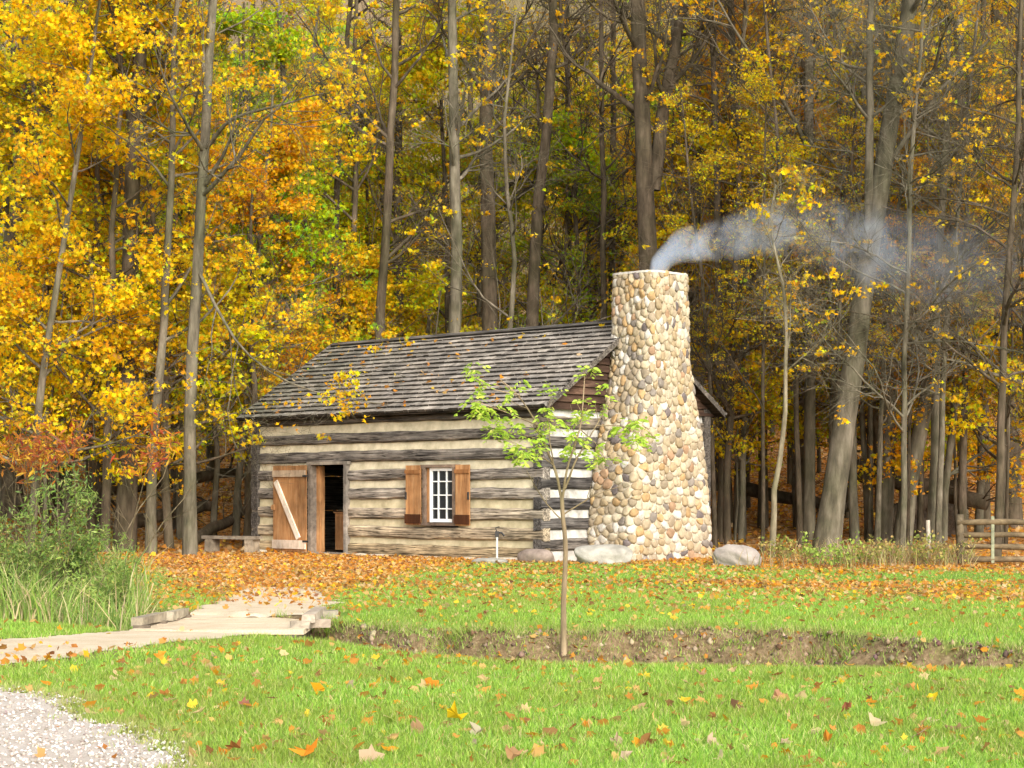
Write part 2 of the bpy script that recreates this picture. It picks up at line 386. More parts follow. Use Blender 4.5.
def copy_tree(src, loc, rz, s, label, group, tint, bark):
    r = src.copy(); COL.objects.link(r); r.location = loc; r.rotation_euler = (0, 0, rz); r.scale = (s, s, s * random.uniform(.92, 1.1))
    tag(r, label, 'tree', group)
    for ch in list(src.children):
        c = ch.copy(); COL.objects.link(c); c.parent = r
        c.color = (*(bark if ch.data.name.startswith('trunk') else tint), 1)
    return r

def hero(px, py, ctrl, wpx, label, tone=(1, 1, 1), forks=(), depth=None, top=24, name='tree', **k):
    """trunk read at its real distance: ctrl = (px, py) points up the trunk, wpx = trunk width in px near the ground"""
    if depth is None: bx, d, bz = hit(px, py)
    else: d = depth; bx = (px - 512) / F * d; bz = gh(bx, d)
    rng = np.random.default_rng(int(px * 7 + py))
    base = A3([bx, d, bz])
    def cv(c): return A3([(c[0] - 512) / F * d, d + (c[2] if len(c) > 2 else 0), zz(c[1], d)]) - base
    pts = [A3([0, 0, -.15])] + [cv(c) for c in ctrl]
    last, prev = pts[-1], pts[-2]
    if last[2] < top: dv = nrm((last - prev)[None])[0]; dv[2] = max(dv[2], .8); pts.append(last + dv * (top - last[2]) / dv[2])
    r0 = wpx * d / F / 2
    fk = [([cv(c) for c in f[0]] + ([] if len(f) < 4 else []), f[1] * d / F / 2, f[2] * d / F / 2) for f in forks]
    kw = dict(branch0=.3, n1=16, l1=3.2, n2=6, n3=6, leafn=1500, lsize=.09, leaf0=4, n4=2, clump=.12)
    kw.update(k)
    tint = kw.pop('tint', (1, 1, 1))
    wood, leaf = tree_mesh(rng, pts, r0, r0 * .28, forks=fk, **kw)
    return put_tree(name, tuple(base), wood, leaf, label, tint=tint, bark=tone)

BR = (.58, .50, .44); GR = (.84, .82, .76); MD = (.78, .74, .68)
ORG = (0.95, .72, .8)
# left of the cabin
hero(124, 553, [(127, 440), (131, 300), (134, 150), (142, 20)], 21, 'thick dark trunked tree beside the green shrub, forking near the top of the photo', BR, forks=[([(134, 150), (122, 60), (112, -60)], 11, 4)], leafn=5000, leaf0=3)
hero(151, 555, [(158, 400), (166, 250), (173, 130), (180, 0)], 11, 'slim grey brown tree between the thick dark trunk and the pale trunk', MD, leafn=5000, leaf0=3, top=16)
hero(190, 556, [(193, 440), (199, 250), (207, 100), (213, -30)], 13.5, 'pale smooth grey tree standing just left of the wooden bench', (.78, .76, .7), leafn=4000, leaf0=2.6, forks=[([(198, 270), (232, 335, -1), (280, 385, -1.5), (340, 402, -1.5), (392, 408, -1.5)], 3.5, .8), ([(204, 150), (240, 125, -1), (300, 110, -1), (345, 100, -1)], 4.5, 1)])
hero(214, 543, [(214, 450), (211, 380), (216, 250)], 7, 'thin sapling trunk just behind the wooden bench', MD, top=8, n1=9, l1=1.6, leafn=1500, leaf0=2.5)
hero(178, 530, [(179, 440), (176, 300), (180, 150)], 9, 'dark slim tree half hidden behind the pale trunk left of the cabin', BR, leafn=3000, leaf0=3.5)
hero(247, 545, [(249, 440), (252, 380), (250, 240)], 9, 'dark slim tree leaning beside the left corner of the cabin', BR, top=9, n1=10, l1=2, leafn=1500, leaf0=3.5, depth=47.5)
hero(62, 525, [(58, 430), (48, 200), (30, 60)], 15, 'dark tree behind the red leaved sumac at the far left', BR, leafn=3000, leaf0=4)
hero(100, 530, [(101, 470), (104, 300), (98, 100)], 8, 'narrow dark tree behind the sumac, left of the thick dark trunk', BR, leafn=2500, leaf0=3)
hero(12, 520, [(8, 430), (18, 200), (24, 60)], 20, 'broad dark tree at the left edge of the photo', BR, leafn=3000, leaf0=4)
# behind the cabin
hero(376, 515, [(378, 330), (388, 220), (398, 120), (396, -20)], 12, 'dark leaning tree rising behind the middle of the cabin roof', BR, depth=53, leafn=1500)
hero(452, 510, [(452, 330), (455, 200), (450, 90), (455, -30)], 16, 'straight pale grey tree rising behind the cabin roof above the window', GR, depth=52, leafn=900, branch0=.4)
hero(491, 510, [(490, 330), (489, 180), (486, 60), (492, -40)], 21, 'thick dark brown tree right of the straight pale grey one behind the cabin', BR, depth=56, leafn=900, branch0=.4)
hero(532, 510, [(530, 325), (532, 230), (545, 150), (556, 60), (553, -40)], 16, 'dark tree bending right in its upper part behind the right half of the roof', BR, depth=55, leafn=900, branch0=.4)
hero(508, 510, [(507, 330), (516, 260), (505, 190), (511, 80)], 8, 'thin crooked tree between the thick dark one and the bending one behind the roof', MD, depth=51, leafn=800, top=14)
hero(603, 510, [(602, 300), (606, 200), (602, 60)], 8, 'thin dark tree just left of the stone chimney', BR, depth=54, leafn=900)
hero(655, 510, [(654, 330), (651, 240), (641, 110), (634, -40)], 25, 'large dark forked tree directly behind the stone chimney', BR, depth=50, forks=[([(653, 190), (662, 110), (680, 30), (700, -60)], 15, 8)], leafn=700, branch0=.45)
hero(693, 510, [(690, 330), (700, 200), (695, 110), (705, 0)], 13, 'grey brown tree just right of the chimney top', MD, depth=53, leafn=900, forks=[([(700, 200), (680, 120), (672, 20)], 7, 4)])
hero(285, 505, [(285, 330), (290, 200), (280, 60)], 9, 'slender tree rising behind the left end of the cabin roof', MD, depth=54, leafn=2500)
hero(338, 505, [(338, 330), (336, 200), (345, 60)], 9, 'slender brown tree behind the left half of the roof, left of the dark leaning one', BR, depth=58, leafn=2500)
hero(568, 505, [(567, 330), (572, 200), (566, 0)], 10, 'slim brown tree behind the roof between the bending tree and the chimney', MD, depth=60, leafn=1200)
# right of the cabin
RP = dict(leafn=2000, w=(4, 5, 2, .8, 3, 1), branch0=.22, ang=(.9, 1.4))
hero(824, 548, [(838, 450), (858, 360), (868, 280), (880, 180), (896, 80), (915, -20)], 25, 'massive leaning grey tree right of the cabin', (.74, .71, .66), depth=42, forks=[([(868, 250), (872, 150), (868, -20)], 10, 6), ([(880, 180), (925, 110), (985, 40)], 6, 2.5)], **RP)
hero(771, 559, [(775, 500), (782, 430), (786, 350), (778, 240)], 6.5, 'thin pale sapling trunk between the chimney and the massive leaning tree', (1.25, 1.2, 1.05), top=8, leafn=700, n1=12, l1=2.0, leaf0=3, branch0=.4)
hero(901, 545, [(906, 480), (914, 420), (935, 370), (948, 330), (960, 200), (958, 80)], 17, 'grey tree with an elbow in its trunk right of the massive leaning tree', GR, forks=[([(935, 370), (975, 340), (1010, 322), (1050, 330)], 7, 3), ([(925, 395), (930, 330), (938, 250), (934, 150)], 8, 5)], **RP)
hero(882, 543, [(888, 440), (893, 320), (884, 180), (884, 0)], 16, 'straight grey brown tree between the massive leaning tree and the one with an elbow', MD, **RP)
hero(720, 542, [(722, 450), (720, 330), (716, 200)], 9, 'slim tree just right of the stone chimney beside the right boulder', BR, **RP)
hero(740, 535, [(741, 430), (745, 330), (738, 150)], 12, 'dark tree a step right of the slim tree by the chimney', BR, **RP)
hero(855, 545, [(850, 470), (852, 330), (862, 100)], 9, 'slim grey tree at the right foot of the massive leaning tree', GR, **RP)
hero(800, 530, [(802, 430), (800, 300), (806, 100)], 12, 'dark tree left of the massive leaning tree and set back', BR, **RP)
hero(1010, 528, [(1008, 430), (1006, 300), (1004, 150), (998, 0)], 22, 'broad dark tree behind the rail fence at the right edge', BR, **RP)
hero(985, 530, [(986, 400), (980, 250), (985, 60)], 10, 'slim dark tree behind the rail fence, left of the broad one', BR, **RP)
hero(940, 530, [(942, 420), (950, 300), (945, 100)], 14, 'dark brown tree above the pale marker stake', BR, **RP)
hero(763, 528, [(764, 420), (760, 250), (768, 100)], 10, 'dark tree behind the thin pale sapling', BR, **RP)

# mother trees for the rest of the wood
def proto(kind, seed):
    rng = np.random.default_rng(seed)
    if kind == 'maple':
        h = rng.uniform(11, 14); x, y = rng.normal(size=2) * .8
        return tree_mesh(rng, [(0, 0, -.4), (x * .3, y * .3, h * .4), (x, y, h)], .11, .03, branch0=.16, n1=34, l1=3.1, ang=(.9, 1.45), n2=7, n3=5, leafn=15500, lsize=.10, clump=.19, up1=.02)
    if kind == 'sapling':
        h = rng.uniform(6, 8); x, y = rng.normal(size=2) * .4
        return tree_mesh(rng, [(0, 0, -.4), (x * .3, y * .3, h * .4), (x, y, h)], .05, .015, branch0=.28, n1=20, l1=1.8, ang=(.8, 1.3), n2=6, n3=4, leafn=3600, lsize=.10, clump=.15, up1=.02, sides=6)
    h = rng.uniform(23, 27); x, y = rng.normal(size=2) * 1.1
    return tree_mesh(rng, [(0, 0, -.5), (x * .1, y * .1, h * .3), (x * .5, y * .4, h * .6), (x, y, h)], rng.uniform(.13, .22), .05, branch0=.24, n1=24, l1=4.6, ang=(.6, 1.2), n2=8, n3=6, leafn=4000, lsize=.105, clump=.22, leaf0=4, w=(3, 5, 2, .8, 3, 2), n4=1, sides=8)
protos = {}
used = set()
for kind, cnt in (('maple', 4), ('canopy', 4), ('sapling', 2)):
    protos[kind] = []
    for i in range(cnt):
        wood, leaf = proto(kind, 100 + i * 13 + len(kind))
        protos[kind].append((wood, leaf))
KN = {'maple': 'maple_tree', 'canopy': 'forest_tree', 'sapling': 'sapling'}
made = {}
YEL = (.96, 1.0, 1.0); YG = (.80, 1.06, .9); GRN = (.56, .98, 1.0); OR = (1.0, .82, .9); BRN = (.9, .82, 1.0)
def bare(seed):
    rng = np.random.default_rng(seed); h = rng.uniform(18, 22); x, y = rng.normal(size=2) * 1.3
    return tree_mesh(rng, [(0, 0, -.5), (x * .2, y * .2, h * .3), (x * .5, y * .6, h * .6), (x, y, h)], rng.uniform(.09, .13), .04, branch0=.2, n1=34, l1=4.4, ang=(.8, 1.4), n2=9, n3=7, leafn=1500, lsize=.10, clump=.12, leaf0=2.5, w=(2, 5, .6, .3, 5, 3), n4=2, sides=8, up1=.0)
protos['bare'] = [bare(900), bare(901), bare(902)]; KN['bare'] = 'bare_tree'
LAB = {'bare': 'twiggy grey tree with few orange leaves along the front of the wood', 'maple': 'golden leaved understorey maple deep in the wood among many like it',
       'canopy': 'tall nearly bare tree deep in the wood among many like it', 'sapling': 'small yellow leaved sapling inside the wood among many like it'}
GRP = {'bare': 'twiggy trees along the front of the wood', 'maple': 'understorey maples in the wood', 'canopy': 'tall bare trees in the wood', 'sapling': 'saplings in the wood'}
nc = {'bare': 0, 'maple': 0, 'canopy': 0, 'sapling': 0}
def plant(kind, px, d, tint=YEL, bark=None, s=1, label=None, v=None):
    i = nc[kind] % len(protos[kind]) if v is None else v; nc[kind] += 1
    x = (px - 512) / F * d; z = gh(x, d); bark = bark or random.choice([BR, BR, MD, GR, (.75, .66, .58)])
    tn = tuple(t * random.uniform(.9, 1.08) for t in tint); lb = label or LAB[kind]
    if (kind, i) not in made:
        w, l = protos[kind][i]; r = put_tree(KN[kind], (x, d, z), w, l, lb, 'tree', GRP[kind], tn, bark); r.scale = (s, s, s); r.rotation_euler[2] = random.uniform(0, 6.28); made[(kind, i)] = r
    else: r = copy_tree(made[(kind, i)], (x, d, z), random.uniform(0, 6.28), s, lb, GRP[kind], tn, bark)
    if label: del r['group']
    return r
# named nearer maples
for a in [('maple', 25, 42.5, YEL, 1, 'golden maple hanging over the green shrub at the far left'),
          ('maple', 105, 44, (1, 1, 1), 1.05, 'yellow green maple whose leaves surround the thick dark trunk'),
          ('maple', 235, 49.5, OR, .95, 'orange gold maple whose boughs reach over the left end of the roof'),
          ('maple', 262, 53, GRN, 1.1, 'green tinged maple filling the gap above the left end of the roof'),
          ('maple', 170, 47, YG, 1.05, 'yellow green maple behind the pale trunk beside the bench'),
          ('maple', 742, 50, YEL, .9, 'golden maple just right of the chimney, behind the slim dark trunks'),
          ('maple', 880, 51, OR, .95, 'orange gold maple behind the trunk with an elbow'),
          ('maple', 1000, 49, YEL, .95, 'golden maple rising behind the rail fence'),
          ('maple', 60, 50, YEL, 1.1, 'tall golden maple behind the dark trunks at the far left')]:
    plant(a[0], a[1], a[2], a[3], None, a[4], a[5])
# the wood: staggered rows up the slope
rr = random.Random(5)
def zone(px, d):
    if px < 340: return rr.choice([YEL, YEL, YG, YG, GRN, GRN, GRN if d > 55 else YEL])
    if px < 640: return rr.choice([YEL, YG, YG, YEL, YG, GRN])
    return rr.choice([YEL, OR, YEL, YG, BRN, YEL])
rows = [(52, 74, 50), (58, 68, 60), (66, 74, 66), (76, 92, 80), (90, 105, 95), (106, 105, 110), (124, 110, 130), (146, 130, 150)]
for d0, sp, sc_ in rows:
    px = -90 + rr.uniform(0, sp)
    while px < 1110:
        d = d0 + rr.uniform(-3, 4)
        x = (px - 512) / F * d
        if d < 57 and 232 < px < 735: d += 4
        p = rr.random()
        kind = 'maple' if p < (.72 if px < 640 else .72) else 'canopy'
        plant(kind, px, d, zone(px, d), None, rr.uniform(.85, 1.15))
        px += sp * rr.uniform(.6, 1.25)
for d0, sp in ((46, 40), (52, 50), (60, 66), (72, 95)):      # slim straight stems at the right and a few elsewhere
    px = 715 + rr.uniform(0, sp) if d0 < 70 else -40
    while px < 1070:
        plant('canopy', px, d0 + rr.uniform(-2.5, 3), zone(px, 60), None, rr.uniform(.35, .6) if px > 700 else rr.uniform(.6, .9))
        px += sp * rr.uniform(.6, 1.3) * (1 if px > 700 else 1.8)
for px, d in [(902, 41.5), (996, 40.5), (728, 49), (868, 50), (930, 45.5), (1030, 46), (585, 57), (350, 56), (90, 49)]: plant('bare', px, d, rr.choice([OR, YEL, YEL]), None, rr.uniform(.75, 1.1))
for px, d, t in [(40, 44.5, YEL), (150, 50, YG), (300, 53, OR), (360, 56, YEL), (420, 55, YG), (560, 57, YEL), (620, 55, YG), (735, 50, YEL), (810, 52, YG), (900, 53, YEL), (960, 50, OR), (1005, 47, YEL), (240, 56, YG), (700, 58, YEL), (90, 54, YEL), (855, 60, YG), (480, 60, YEL)]:
    plant('sapling', px, d, t, None, rr.uniform(.8, 1.15))

# ------------------------------------------------------------------ the log cabin (local: front wall along x, gable along y)
TH = .756; CX, CY = .614, 38.75; L, Wd = 9.26, 5.535
HE, HR, OE, OG = 3.2, 5.10, .215, .296
CZ = -.06
cab = empty('log_cabin', (CX, CY, CZ), -TH); tag(cab, 'small weathered log cabin with pale chinking, shake roof and open door', 'cabin')
def W2(x, y, z=0): return (CX + x * cos(TH) + y * sin(TH), CY - x * sin(TH) + y * cos(TH), z + CZ)
def logpiece(mb, ax, s0, s1, zc, hh, face, depth, sgn, col, seed):
    """hewn log along axis ax from s0 to s1; outer face at `face`, going `depth` inwards (sgn)"""
    n = max(3, int(abs(s1 - s0) / .22)); s = np.linspace(s0, s1, n)
    sec = [(0.0, -.36), (-.012, 0), (0.0, .36), (.045, .5), (depth, .5), (depth, -.5), (.045, -.5)]
    Vv = []
    for k, sv in enumerate(s):
        for j, (dv, hv) in enumerate(sec):
            nz = vn(sv, j * 3.1 + seed, .35, seed) * .015 + vn(sv, seed * 1.7, 1.6, seed + 9) * .016; nd = vn(sv, j * 5.3 + seed, .25, seed + 3) * .008
            dd_ = face + sgn * (dv + (nd if j < 5 else 0)); zv = zc + hv * hh + nz * (1 + (j in (0, 2)) * .5)
            Vv.append((sv, dd_, zv) if ax == 0 else (dd_, sv, zv))
    m = len(sec); qs = [[k * m + j, k * m + (j + 1) % m, (k + 1) * m + (j + 1) % m, (k + 1) * m + j] for k in range(n - 1) for j in range(m)]
    mb.add(Vv, [qs], col); o = mb.n - len(Vv)
    mb.F.setdefault(m, []).append(A3([[o + j for j in range(m)], [o + (n - 1) * m + j for j in range(m)][::-1]]))
D0, D1, DZ = -7.19, -5.89, 2.06; W0, W1, WZ0, WZ1 = -3.42, -2.43, .74, 1.99
fl = MB(); cf = MB()
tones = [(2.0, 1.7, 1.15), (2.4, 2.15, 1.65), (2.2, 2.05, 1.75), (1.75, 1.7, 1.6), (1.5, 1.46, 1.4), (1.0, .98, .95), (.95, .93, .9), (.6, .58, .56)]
def spans(z0, z1, a, b):
    s = [(a, b)]
    for o0, o1, oz0, oz1 in ((D0, D1, -1, DZ), (W0, W1, WZ0, WZ1)):
        if z1 > oz0 and z0 < oz1:
            n = []
            for p, q_ in s:
                if o1 <= p or o0 >= q_: n.append((p, q_))
                else:
                    if p < o0: n.append((p, o0))
                    if q_ > o1: n.append((o1, q_))
            s = n
    return s
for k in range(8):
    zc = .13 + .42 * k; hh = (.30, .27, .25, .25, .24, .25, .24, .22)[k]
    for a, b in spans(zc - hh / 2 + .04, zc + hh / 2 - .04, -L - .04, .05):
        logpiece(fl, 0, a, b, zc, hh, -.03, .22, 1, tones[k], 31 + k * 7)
for k in range(8):
    z0 = .13 + .42 * k + .08; z1 = z0 + .26
    if k == 7: z1 = z0 + .05
    for a, b in spans(z0 + .03, z1 - .03, -L + .1, -.12):
        n = max(3, int((b - a) / .15)); s = np.linspace(a, b, n); rows_ = []
        for j, (dv, zv) in enumerate([(.16, z0), (.015, z0), (.03, (z0 + z1) / 2), (.045, z1), (.16, z1)]):
            rows_.append(np.stack([s, dv + .008 * vn(s, s * 0 + k, .3, j + 40), zv + .01 * vn(s, s * 0 + k, .4, j + 50) * (j in (1, 2, 3))], 1))
        V = np.stack(rows_, 1).reshape(-1, 3)
        qs = [[i * 5 + j, i * 5 + (j + 1) % 5, (i + 1) * 5 + (j + 1) % 5, (i + 1) * 5 + j] for i in range(n - 1) for j in range(5)]
        cf.add(V, [qs], (1, 1, 1) if k > 2 else (.92, .9, .82))
cf.box(((W0 + W1) / 2, .10, 2.07), (W1 - W0 + .02, .14, .2))
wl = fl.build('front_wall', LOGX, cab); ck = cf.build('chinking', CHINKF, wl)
gl = MB(); cg = MB()
gt = [(.75, .73, .72), (.62, .62, .64), (.55, .55, .58), (.5, .5, .52), (.6, .6, .62), (.62, .6, .6), (1.1, 1.0, .85)]
for k in range(7):
    zc = .35 + .42 * k
    logpiece(gl, 1, -.06, Wd + .05, zc, .245, .03, .22, -1, gt[k], 131 + k * 5)
for k in range(8):
    z0 = .35 + .42 * k - .33; z1 = z0 + .23
    if k == 0: z0 = -.05
    n = 24; s = np.linspace(.12, Wd - .1, n); rows_ = []
    for j, (dv, zv) in enumerate([(-.16, z0), (-.005, z0), (-.02, (z0 + z1) / 2), (-.04, z1), (-.16, z1)]):
        rows_.append(np.stack([dv + .008 * vn(s, s * 0 + k, .3, j + 60), s, zv + .01 * vn(s, s * 0 + k, .4, j + 70) * (j in (1, 2, 3))], 1))
    V = np.stack(rows_, 1).reshape(-1, 3)
    qs = [[i * 5 + j, i * 5 + (j + 1) % 5, (i + 1) * 5 + (j + 1) % 5, (i + 1) * 5 + j] for i in range(n - 1) for j in range(5)]
    cg.add(V, [qs])
wg = gl.build('gable_wall', LOGY, cab); cg.build('chinking', CHINKG, wg)
# the two walls away from the camera
bw = MB()
for k in range(8):
    logpiece(bw, 0, -L - .04, .05, .13 + .42 * k, .41, Wd + .03, .22, -1, (.7, .68, .66), 231 + k)
bw.build('back_wall', LOGX, cab)
sw = MB()
for k in range(7):
    logpiece(sw, 1, -.06, Wd + .05, .35 + .42 * k, .41, -L - .03, .22, 1, (.6, .58, .56), 251 + k)
sw.box((-L + .08, Wd / 2, .07), (.2, Wd, .14), col=(.6, .6, .6))
sw.build('left_wall', LOGY, cab)
# gables: overlapping horizontal boards
slope = (HR - HE) / (Wd / 2 + OE)
for xx, nm, sg in ((0.0, 'gable_siding', 1), (-L, 'gable_siding', -1)):
    b = MB(); z = 3.13
    while z < HR - .12:
        ztop = z + .2; half = (HR - .05 - z) / slope; half2 = (HR - .05 - ztop) / slope
        if half2 < .05: break
        yc = Wd / 2; t = .022
        Vb = []
        for xo, zb, hf in ((sg * .075, z, half), (sg * .005, ztop, half2)):
            for yy in (yc - hf, yc + hf): Vb += [(xx + xo, yy, zb), (xx + xo - sg * t, yy, zb)]
        b.add(Vb, [[[0, 2, 6, 4], [1, 5, 7, 3], [0, 1, 3, 2], [4, 6, 7, 5], [0, 4, 5, 1], [2, 3, 7, 6]]], A3((1, 1, 1)) * random.uniform(.6, 1.3))
        z += .165
    b.build(nm, REDB, cab)
# roof: decking and shakes
def roof():
    d = MB(); yc = Wd / 2; run = yc + OE; x0, x1 = -L - OG, OG
    for sg in (-1, 1):
        ye = yc + sg * run
        Vt = [(x0, ye, HE - .05), (x1, ye, HE - .05), (x1, yc, HR - .05), (x0, yc, HR - .05)]
        Vt += [(a, b_, c - .035) for a, b_, c in Vt]
        d.add(Vt, [[[0, 1, 2, 3], [7, 6, 5, 4], [0, 4, 5, 1], [1, 5, 6, 2], [2, 6, 7, 3], [3, 7, 4, 0]]], (.35, .3, .26))
    dk = d.build('roof', LOGX, cab)
    s = MB(); Ls = math.hypot(run, HR - HE); ang = math.atan2(HR - HE, run); nr = 18; ex = Ls / nr
    for sg in (-1, 1):
        for r_ in range(nr + 1):
            t0 = r_ * ex - .03
            x = x0 - .02 - random.uniform(0, .1); wob = random.uniform(-.008, .008)
            while x < x1:
                w = random.uniform(.12, .3); ln = ex + .2; th = random.uniform(.050, .066)
                a, b_ = x, min(x + w - .006, x1 + .03); lo = t0 + wob + random.uniform(-.007, .007); hi = min(lo + ln, Ls + .02)
                if hi - lo < .06: break
                lift = .002 + random.uniform(0, .012)
                def pt(xx, t, up): return (xx, yc + sg * (run - t * cos(ang)) + sg * up * sin(ang), HE - .045 + t * sin(ang) + up * cos(ang))
                tone = random.choice([.8, .95, 1, 1.05, 1.15, 1.25]) * random.uniform(.9, 1.08)
                moss = max(0, 1 - (x - x0) / 4.0) * random.uniform(.2, 1)
                c = A3((tone, tone * .98, tone * .95)) * (1 - .5 * moss) + A3((.0, .07, .0)) * moss
                Vs = [pt(a, lo, lift + .012), pt(b_, lo, lift + .012), pt(b_, lo, lift + .012 + th), pt(a, lo, lift + .012 + th), pt(a, hi, -.012), pt(b_, hi, -.012), pt(b_, hi, -.004), pt(a, hi, -.004)]
                s.add(Vs, [[[5, 4, 7, 6], [3, 2, 6, 7], [1, 0, 4, 5], [0, 3, 7, 4], [2, 1, 5, 6]]], c); s.add(Vs[:4], [[[0, 1, 2, 3]]], c * .22)  # dark weathered butt ends, also painting in the shadow line between rows
                x += w
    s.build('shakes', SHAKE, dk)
    r = MB()
    for sg in (-1, 1):                                           # rake boards and ridge
        for xx in (x1 + .035, x0 - .035):
            p0 = A3((xx, yc + sg * run, HE - .10)); p1 = A3((xx, yc + sg * .02, HR - .10)); dz = A3((0, 0, .13)); dx = A3((.03, 0, 0))
            Vr = [p0, p0 + dz, p1 + dz, p1, p0 - dx, p0 + dz - dx, p1 + dz - dx, p1 - dx]
            r.add(Vr, [[[0, 1, 2, 3], [7, 6, 5, 4], [0, 4, 5, 1], [1, 5, 6, 2], [2, 6, 7, 3], [3, 7, 4, 0]]], (.8, .76, .72))
        r.box((-L / 2, yc + sg * .05, HR + .012), (L + .6, .12, .02), rx=-sg * ang, col=(.7, .7, .7))
    r.build('rake_board', LOGX, dk)
roof()
# corner posts, plate, floor
pl = MB(); pl.box((-L / 2, Wd / 2, .01), (L - .3, Wd - .3, .06)); pl.build('floor', INT, cab)
# door opening: frame, reveal, open leaf, step
fr = MB()
fr.box((D0 + .05, .07, DZ / 2 + .02), (.10, .34, DZ), col=(.62, .58, .56)); fr.box((D1 - .04, .07, DZ / 2 + .02), (.08, .34, DZ), col=(.8, .8, .82)); fr.box(((D0 + D1) / 2, .07, DZ + .03), (D1 - D0 + .1, .345, .07), col=(.85, .85, .85))
dfm = fr.build('door_frame', TIMBER, cab)
rv = MB(); rv.box((D0 + .155, .10, DZ / 2 + .0), (.13, .05, DZ - .06), col=(1, 1, 1)); rv.box((D0 + .125, .2, DZ / 2), (.05, .16, DZ - .06), col=(1, 1, 1)); rv.build('door_jamb', ORANGE, cab)
dr = MB(); x = D0 - 1.22; wds = [.29, .31, .3, .28]; 
for i, w in enumerate(wds):
    dr.box((x + w / 2, -.105, DZ / 2 + .02 + random.uniform(-.01, .01)), (w - .008, .035, DZ - .07), col=A3((1, 1, 1)) * random.uniform(.8, 1.1)); x += w
dleaf = dr.build('door', ORANGE, cab); dleaf['label'] = 'orange brown plank door swung open flat against the wall'
bb = MB(); bb.box((D0 - .63, -.14, DZ - .20), (1.16, .035, .15), col=(.75, .7, .65)); bb.box((D0 - .63, -.14, .22), (1.17, .035, .2), col=(1.0, 1.0, 1.05))
x0, z0, x1_, z1_ = D0 - 1.1, 1.68, D0 - .28, .36; ln = math.hypot(x1_ - x0, z1_ - z0)
bb.box(((x0 + x1_) / 2, -.142, (z0 + z1_) / 2), (ln, .04, .13), ry=-math.atan2(z1_ - z0, x1_ - x0), col=(1.15, 1.2, 1.3))
bb.build('brace', PLANK, dleaf)
hd = MB(); hd.box((D0 - 1.17, -.15, 1.08), (.06, .05, .12)); hd.tube([(D0 - 1.2, -.17, 1.12), (D0 - 1.2, -.2, 1.08), (D0 - 1.2, -.17, 1.02)], .012); hd.build('handle', ORANGE, dleaf)
hg = MB(); hg.box((D0 - .02, -.16, .3), (.2, .012, .045)); hg.box((D0 - .02, -.16, 1.8), (.2, .012, .045)); hg.build('hinge', DARKW, dleaf)
ds = MB(); ds.box(((D0 + D1) / 2, -.07, .025), (D1 - D0 + .1, .34, .07), col=(1.1, 1.1, 1.1)); ds.build('threshold', TIMBER, cab)
# window
wf = MB(); yw = .0
for xx in (W0 + .045, W1 - .035): wf.box((xx, .05, (WZ0 + WZ1) / 2), (.07, .30, WZ1 - WZ0 + .06), col=(.6, .5, .45))
for z_ in (WZ0 + .0, WZ1 - .0): wf.box(((W0 + W1) / 2, .05, z_), (W1 - W0 + .12, .304, .06), col=(.6, .5, .45))
win = wf.build('window', TIMBER, cab)
ws = MB(); a, b, c, d = W0 + .17, W1 - .07, WZ0 + .04, WZ1 - .04
ws.box(((a + W0 + .08) / 2, .0, (c + d) / 2), (a - W0 - .08, .06, d - c), col=(1, 1, 1))
js = ws.build('casing', ORANGE, win)
ws = MB()
for xx in (a + .03, b - .03): ws.box((xx, -.01, (c + d) / 2), (.06, .05, d - c))
for z_ in (c + .04, d - .03): ws.box(((a + b) / 2, -.012, z_), (b - a - .12, .046, .07))
for i in (1, 2): ws.box((a + (b - a) * i / 3, -.012, (c + d) / 2), (.024, .03, d - c - .1))
for i in (1, 2, 3): ws.box(((a + b) / 2, -.0135, c + (d - c) * i / 4), (b - a - .12, .026, .024))
ws.build('sash', WHITE, win)
gp = MB(); gp.box(((a + b) / 2, .008, (c + d) / 2), (b - a - .06, .006, d - c - .06)); gp.build('pane', GLASS, win)
for (s0, s1) in ((-3.93, -3.46), (-2.40, -1.98)):
    sh = MB(); n = 2
    for i in range(n): w = (s1 - s0) / n; sh.box((s0 + w * (i + .5), -.09, (WZ0 + WZ1) / 2), (w - .006, .03, WZ1 - WZ0 + .04), col=A3((1, 1, 1)) * random.uniform(.9, 1.15))
    so = sh.build('shutter', ORANGE, cab)
    for z_ in (WZ0 + .11, WZ1 - .12):
        bt = MB(); bt.box(((s0 + s1) / 2, -.12, z_), (s1 - s0 + .006, .035, .2 if z_ < 1 else .08), col=(.16, .11, .10) if z_ < 1 else (.7, .62, .55)); bt.build('batten', ORANGE, so)
    hk = MB(); xx = s0 + .02 if s0 < -3.5 else s1 - .02; hk.box((xx, -.12, 1.35), (.035, .03, .16)); hk.build('latch', DARKW, so)
# stone foundation blocks under the sill
rngs = np.random.default_rng(3)
def rock(name, c, dims, mat, seed, parent=None, sub=4, rz=0, flat=.0, amp=.12):
    import bmesh
    bm = bmesh.new(); bmesh.ops.create_icosphere(bm, subdivisions=sub, radius=1)
    V = A3([v.co[:] for v in bm.verts]); Fc = A3([[v.index for v in f.verts] for f in bm.faces]); bm.free()
    V = np.sign(V) * np.abs(V) ** .75
    dn = sum(vn(V[:, 0] * k_ + V[:, 2] * .9 * k_, V[:, 1] * k_ - V[:, 2] * .7 * k_, .8, seed + k_) * amp / k_ for k_ in (1, 2, 4))
    V = V * (1 + dn)[:, None] * (A3(dims) / 2)
    V = V @ A3([[cos(rz), sin(rz), 0], [-sin(rz), cos(rz), 0], [0, 0, 1]]) + A3(c)
    return mk(name, V, [Fc], mat, parent, True)
for i, (x, w, h) in enumerate([(-1.0, .9, .16), (-2.0, .5, .12), (-4.9, .7, .12), (-5.4, .5, .14), (-8.9, .6, .16), (-3.2, .6, .1)]):
    rock('foundation_stone', (x, -.02, .0), (w, .4, h), MORTAR, 40 + i, cab, 3, 0)
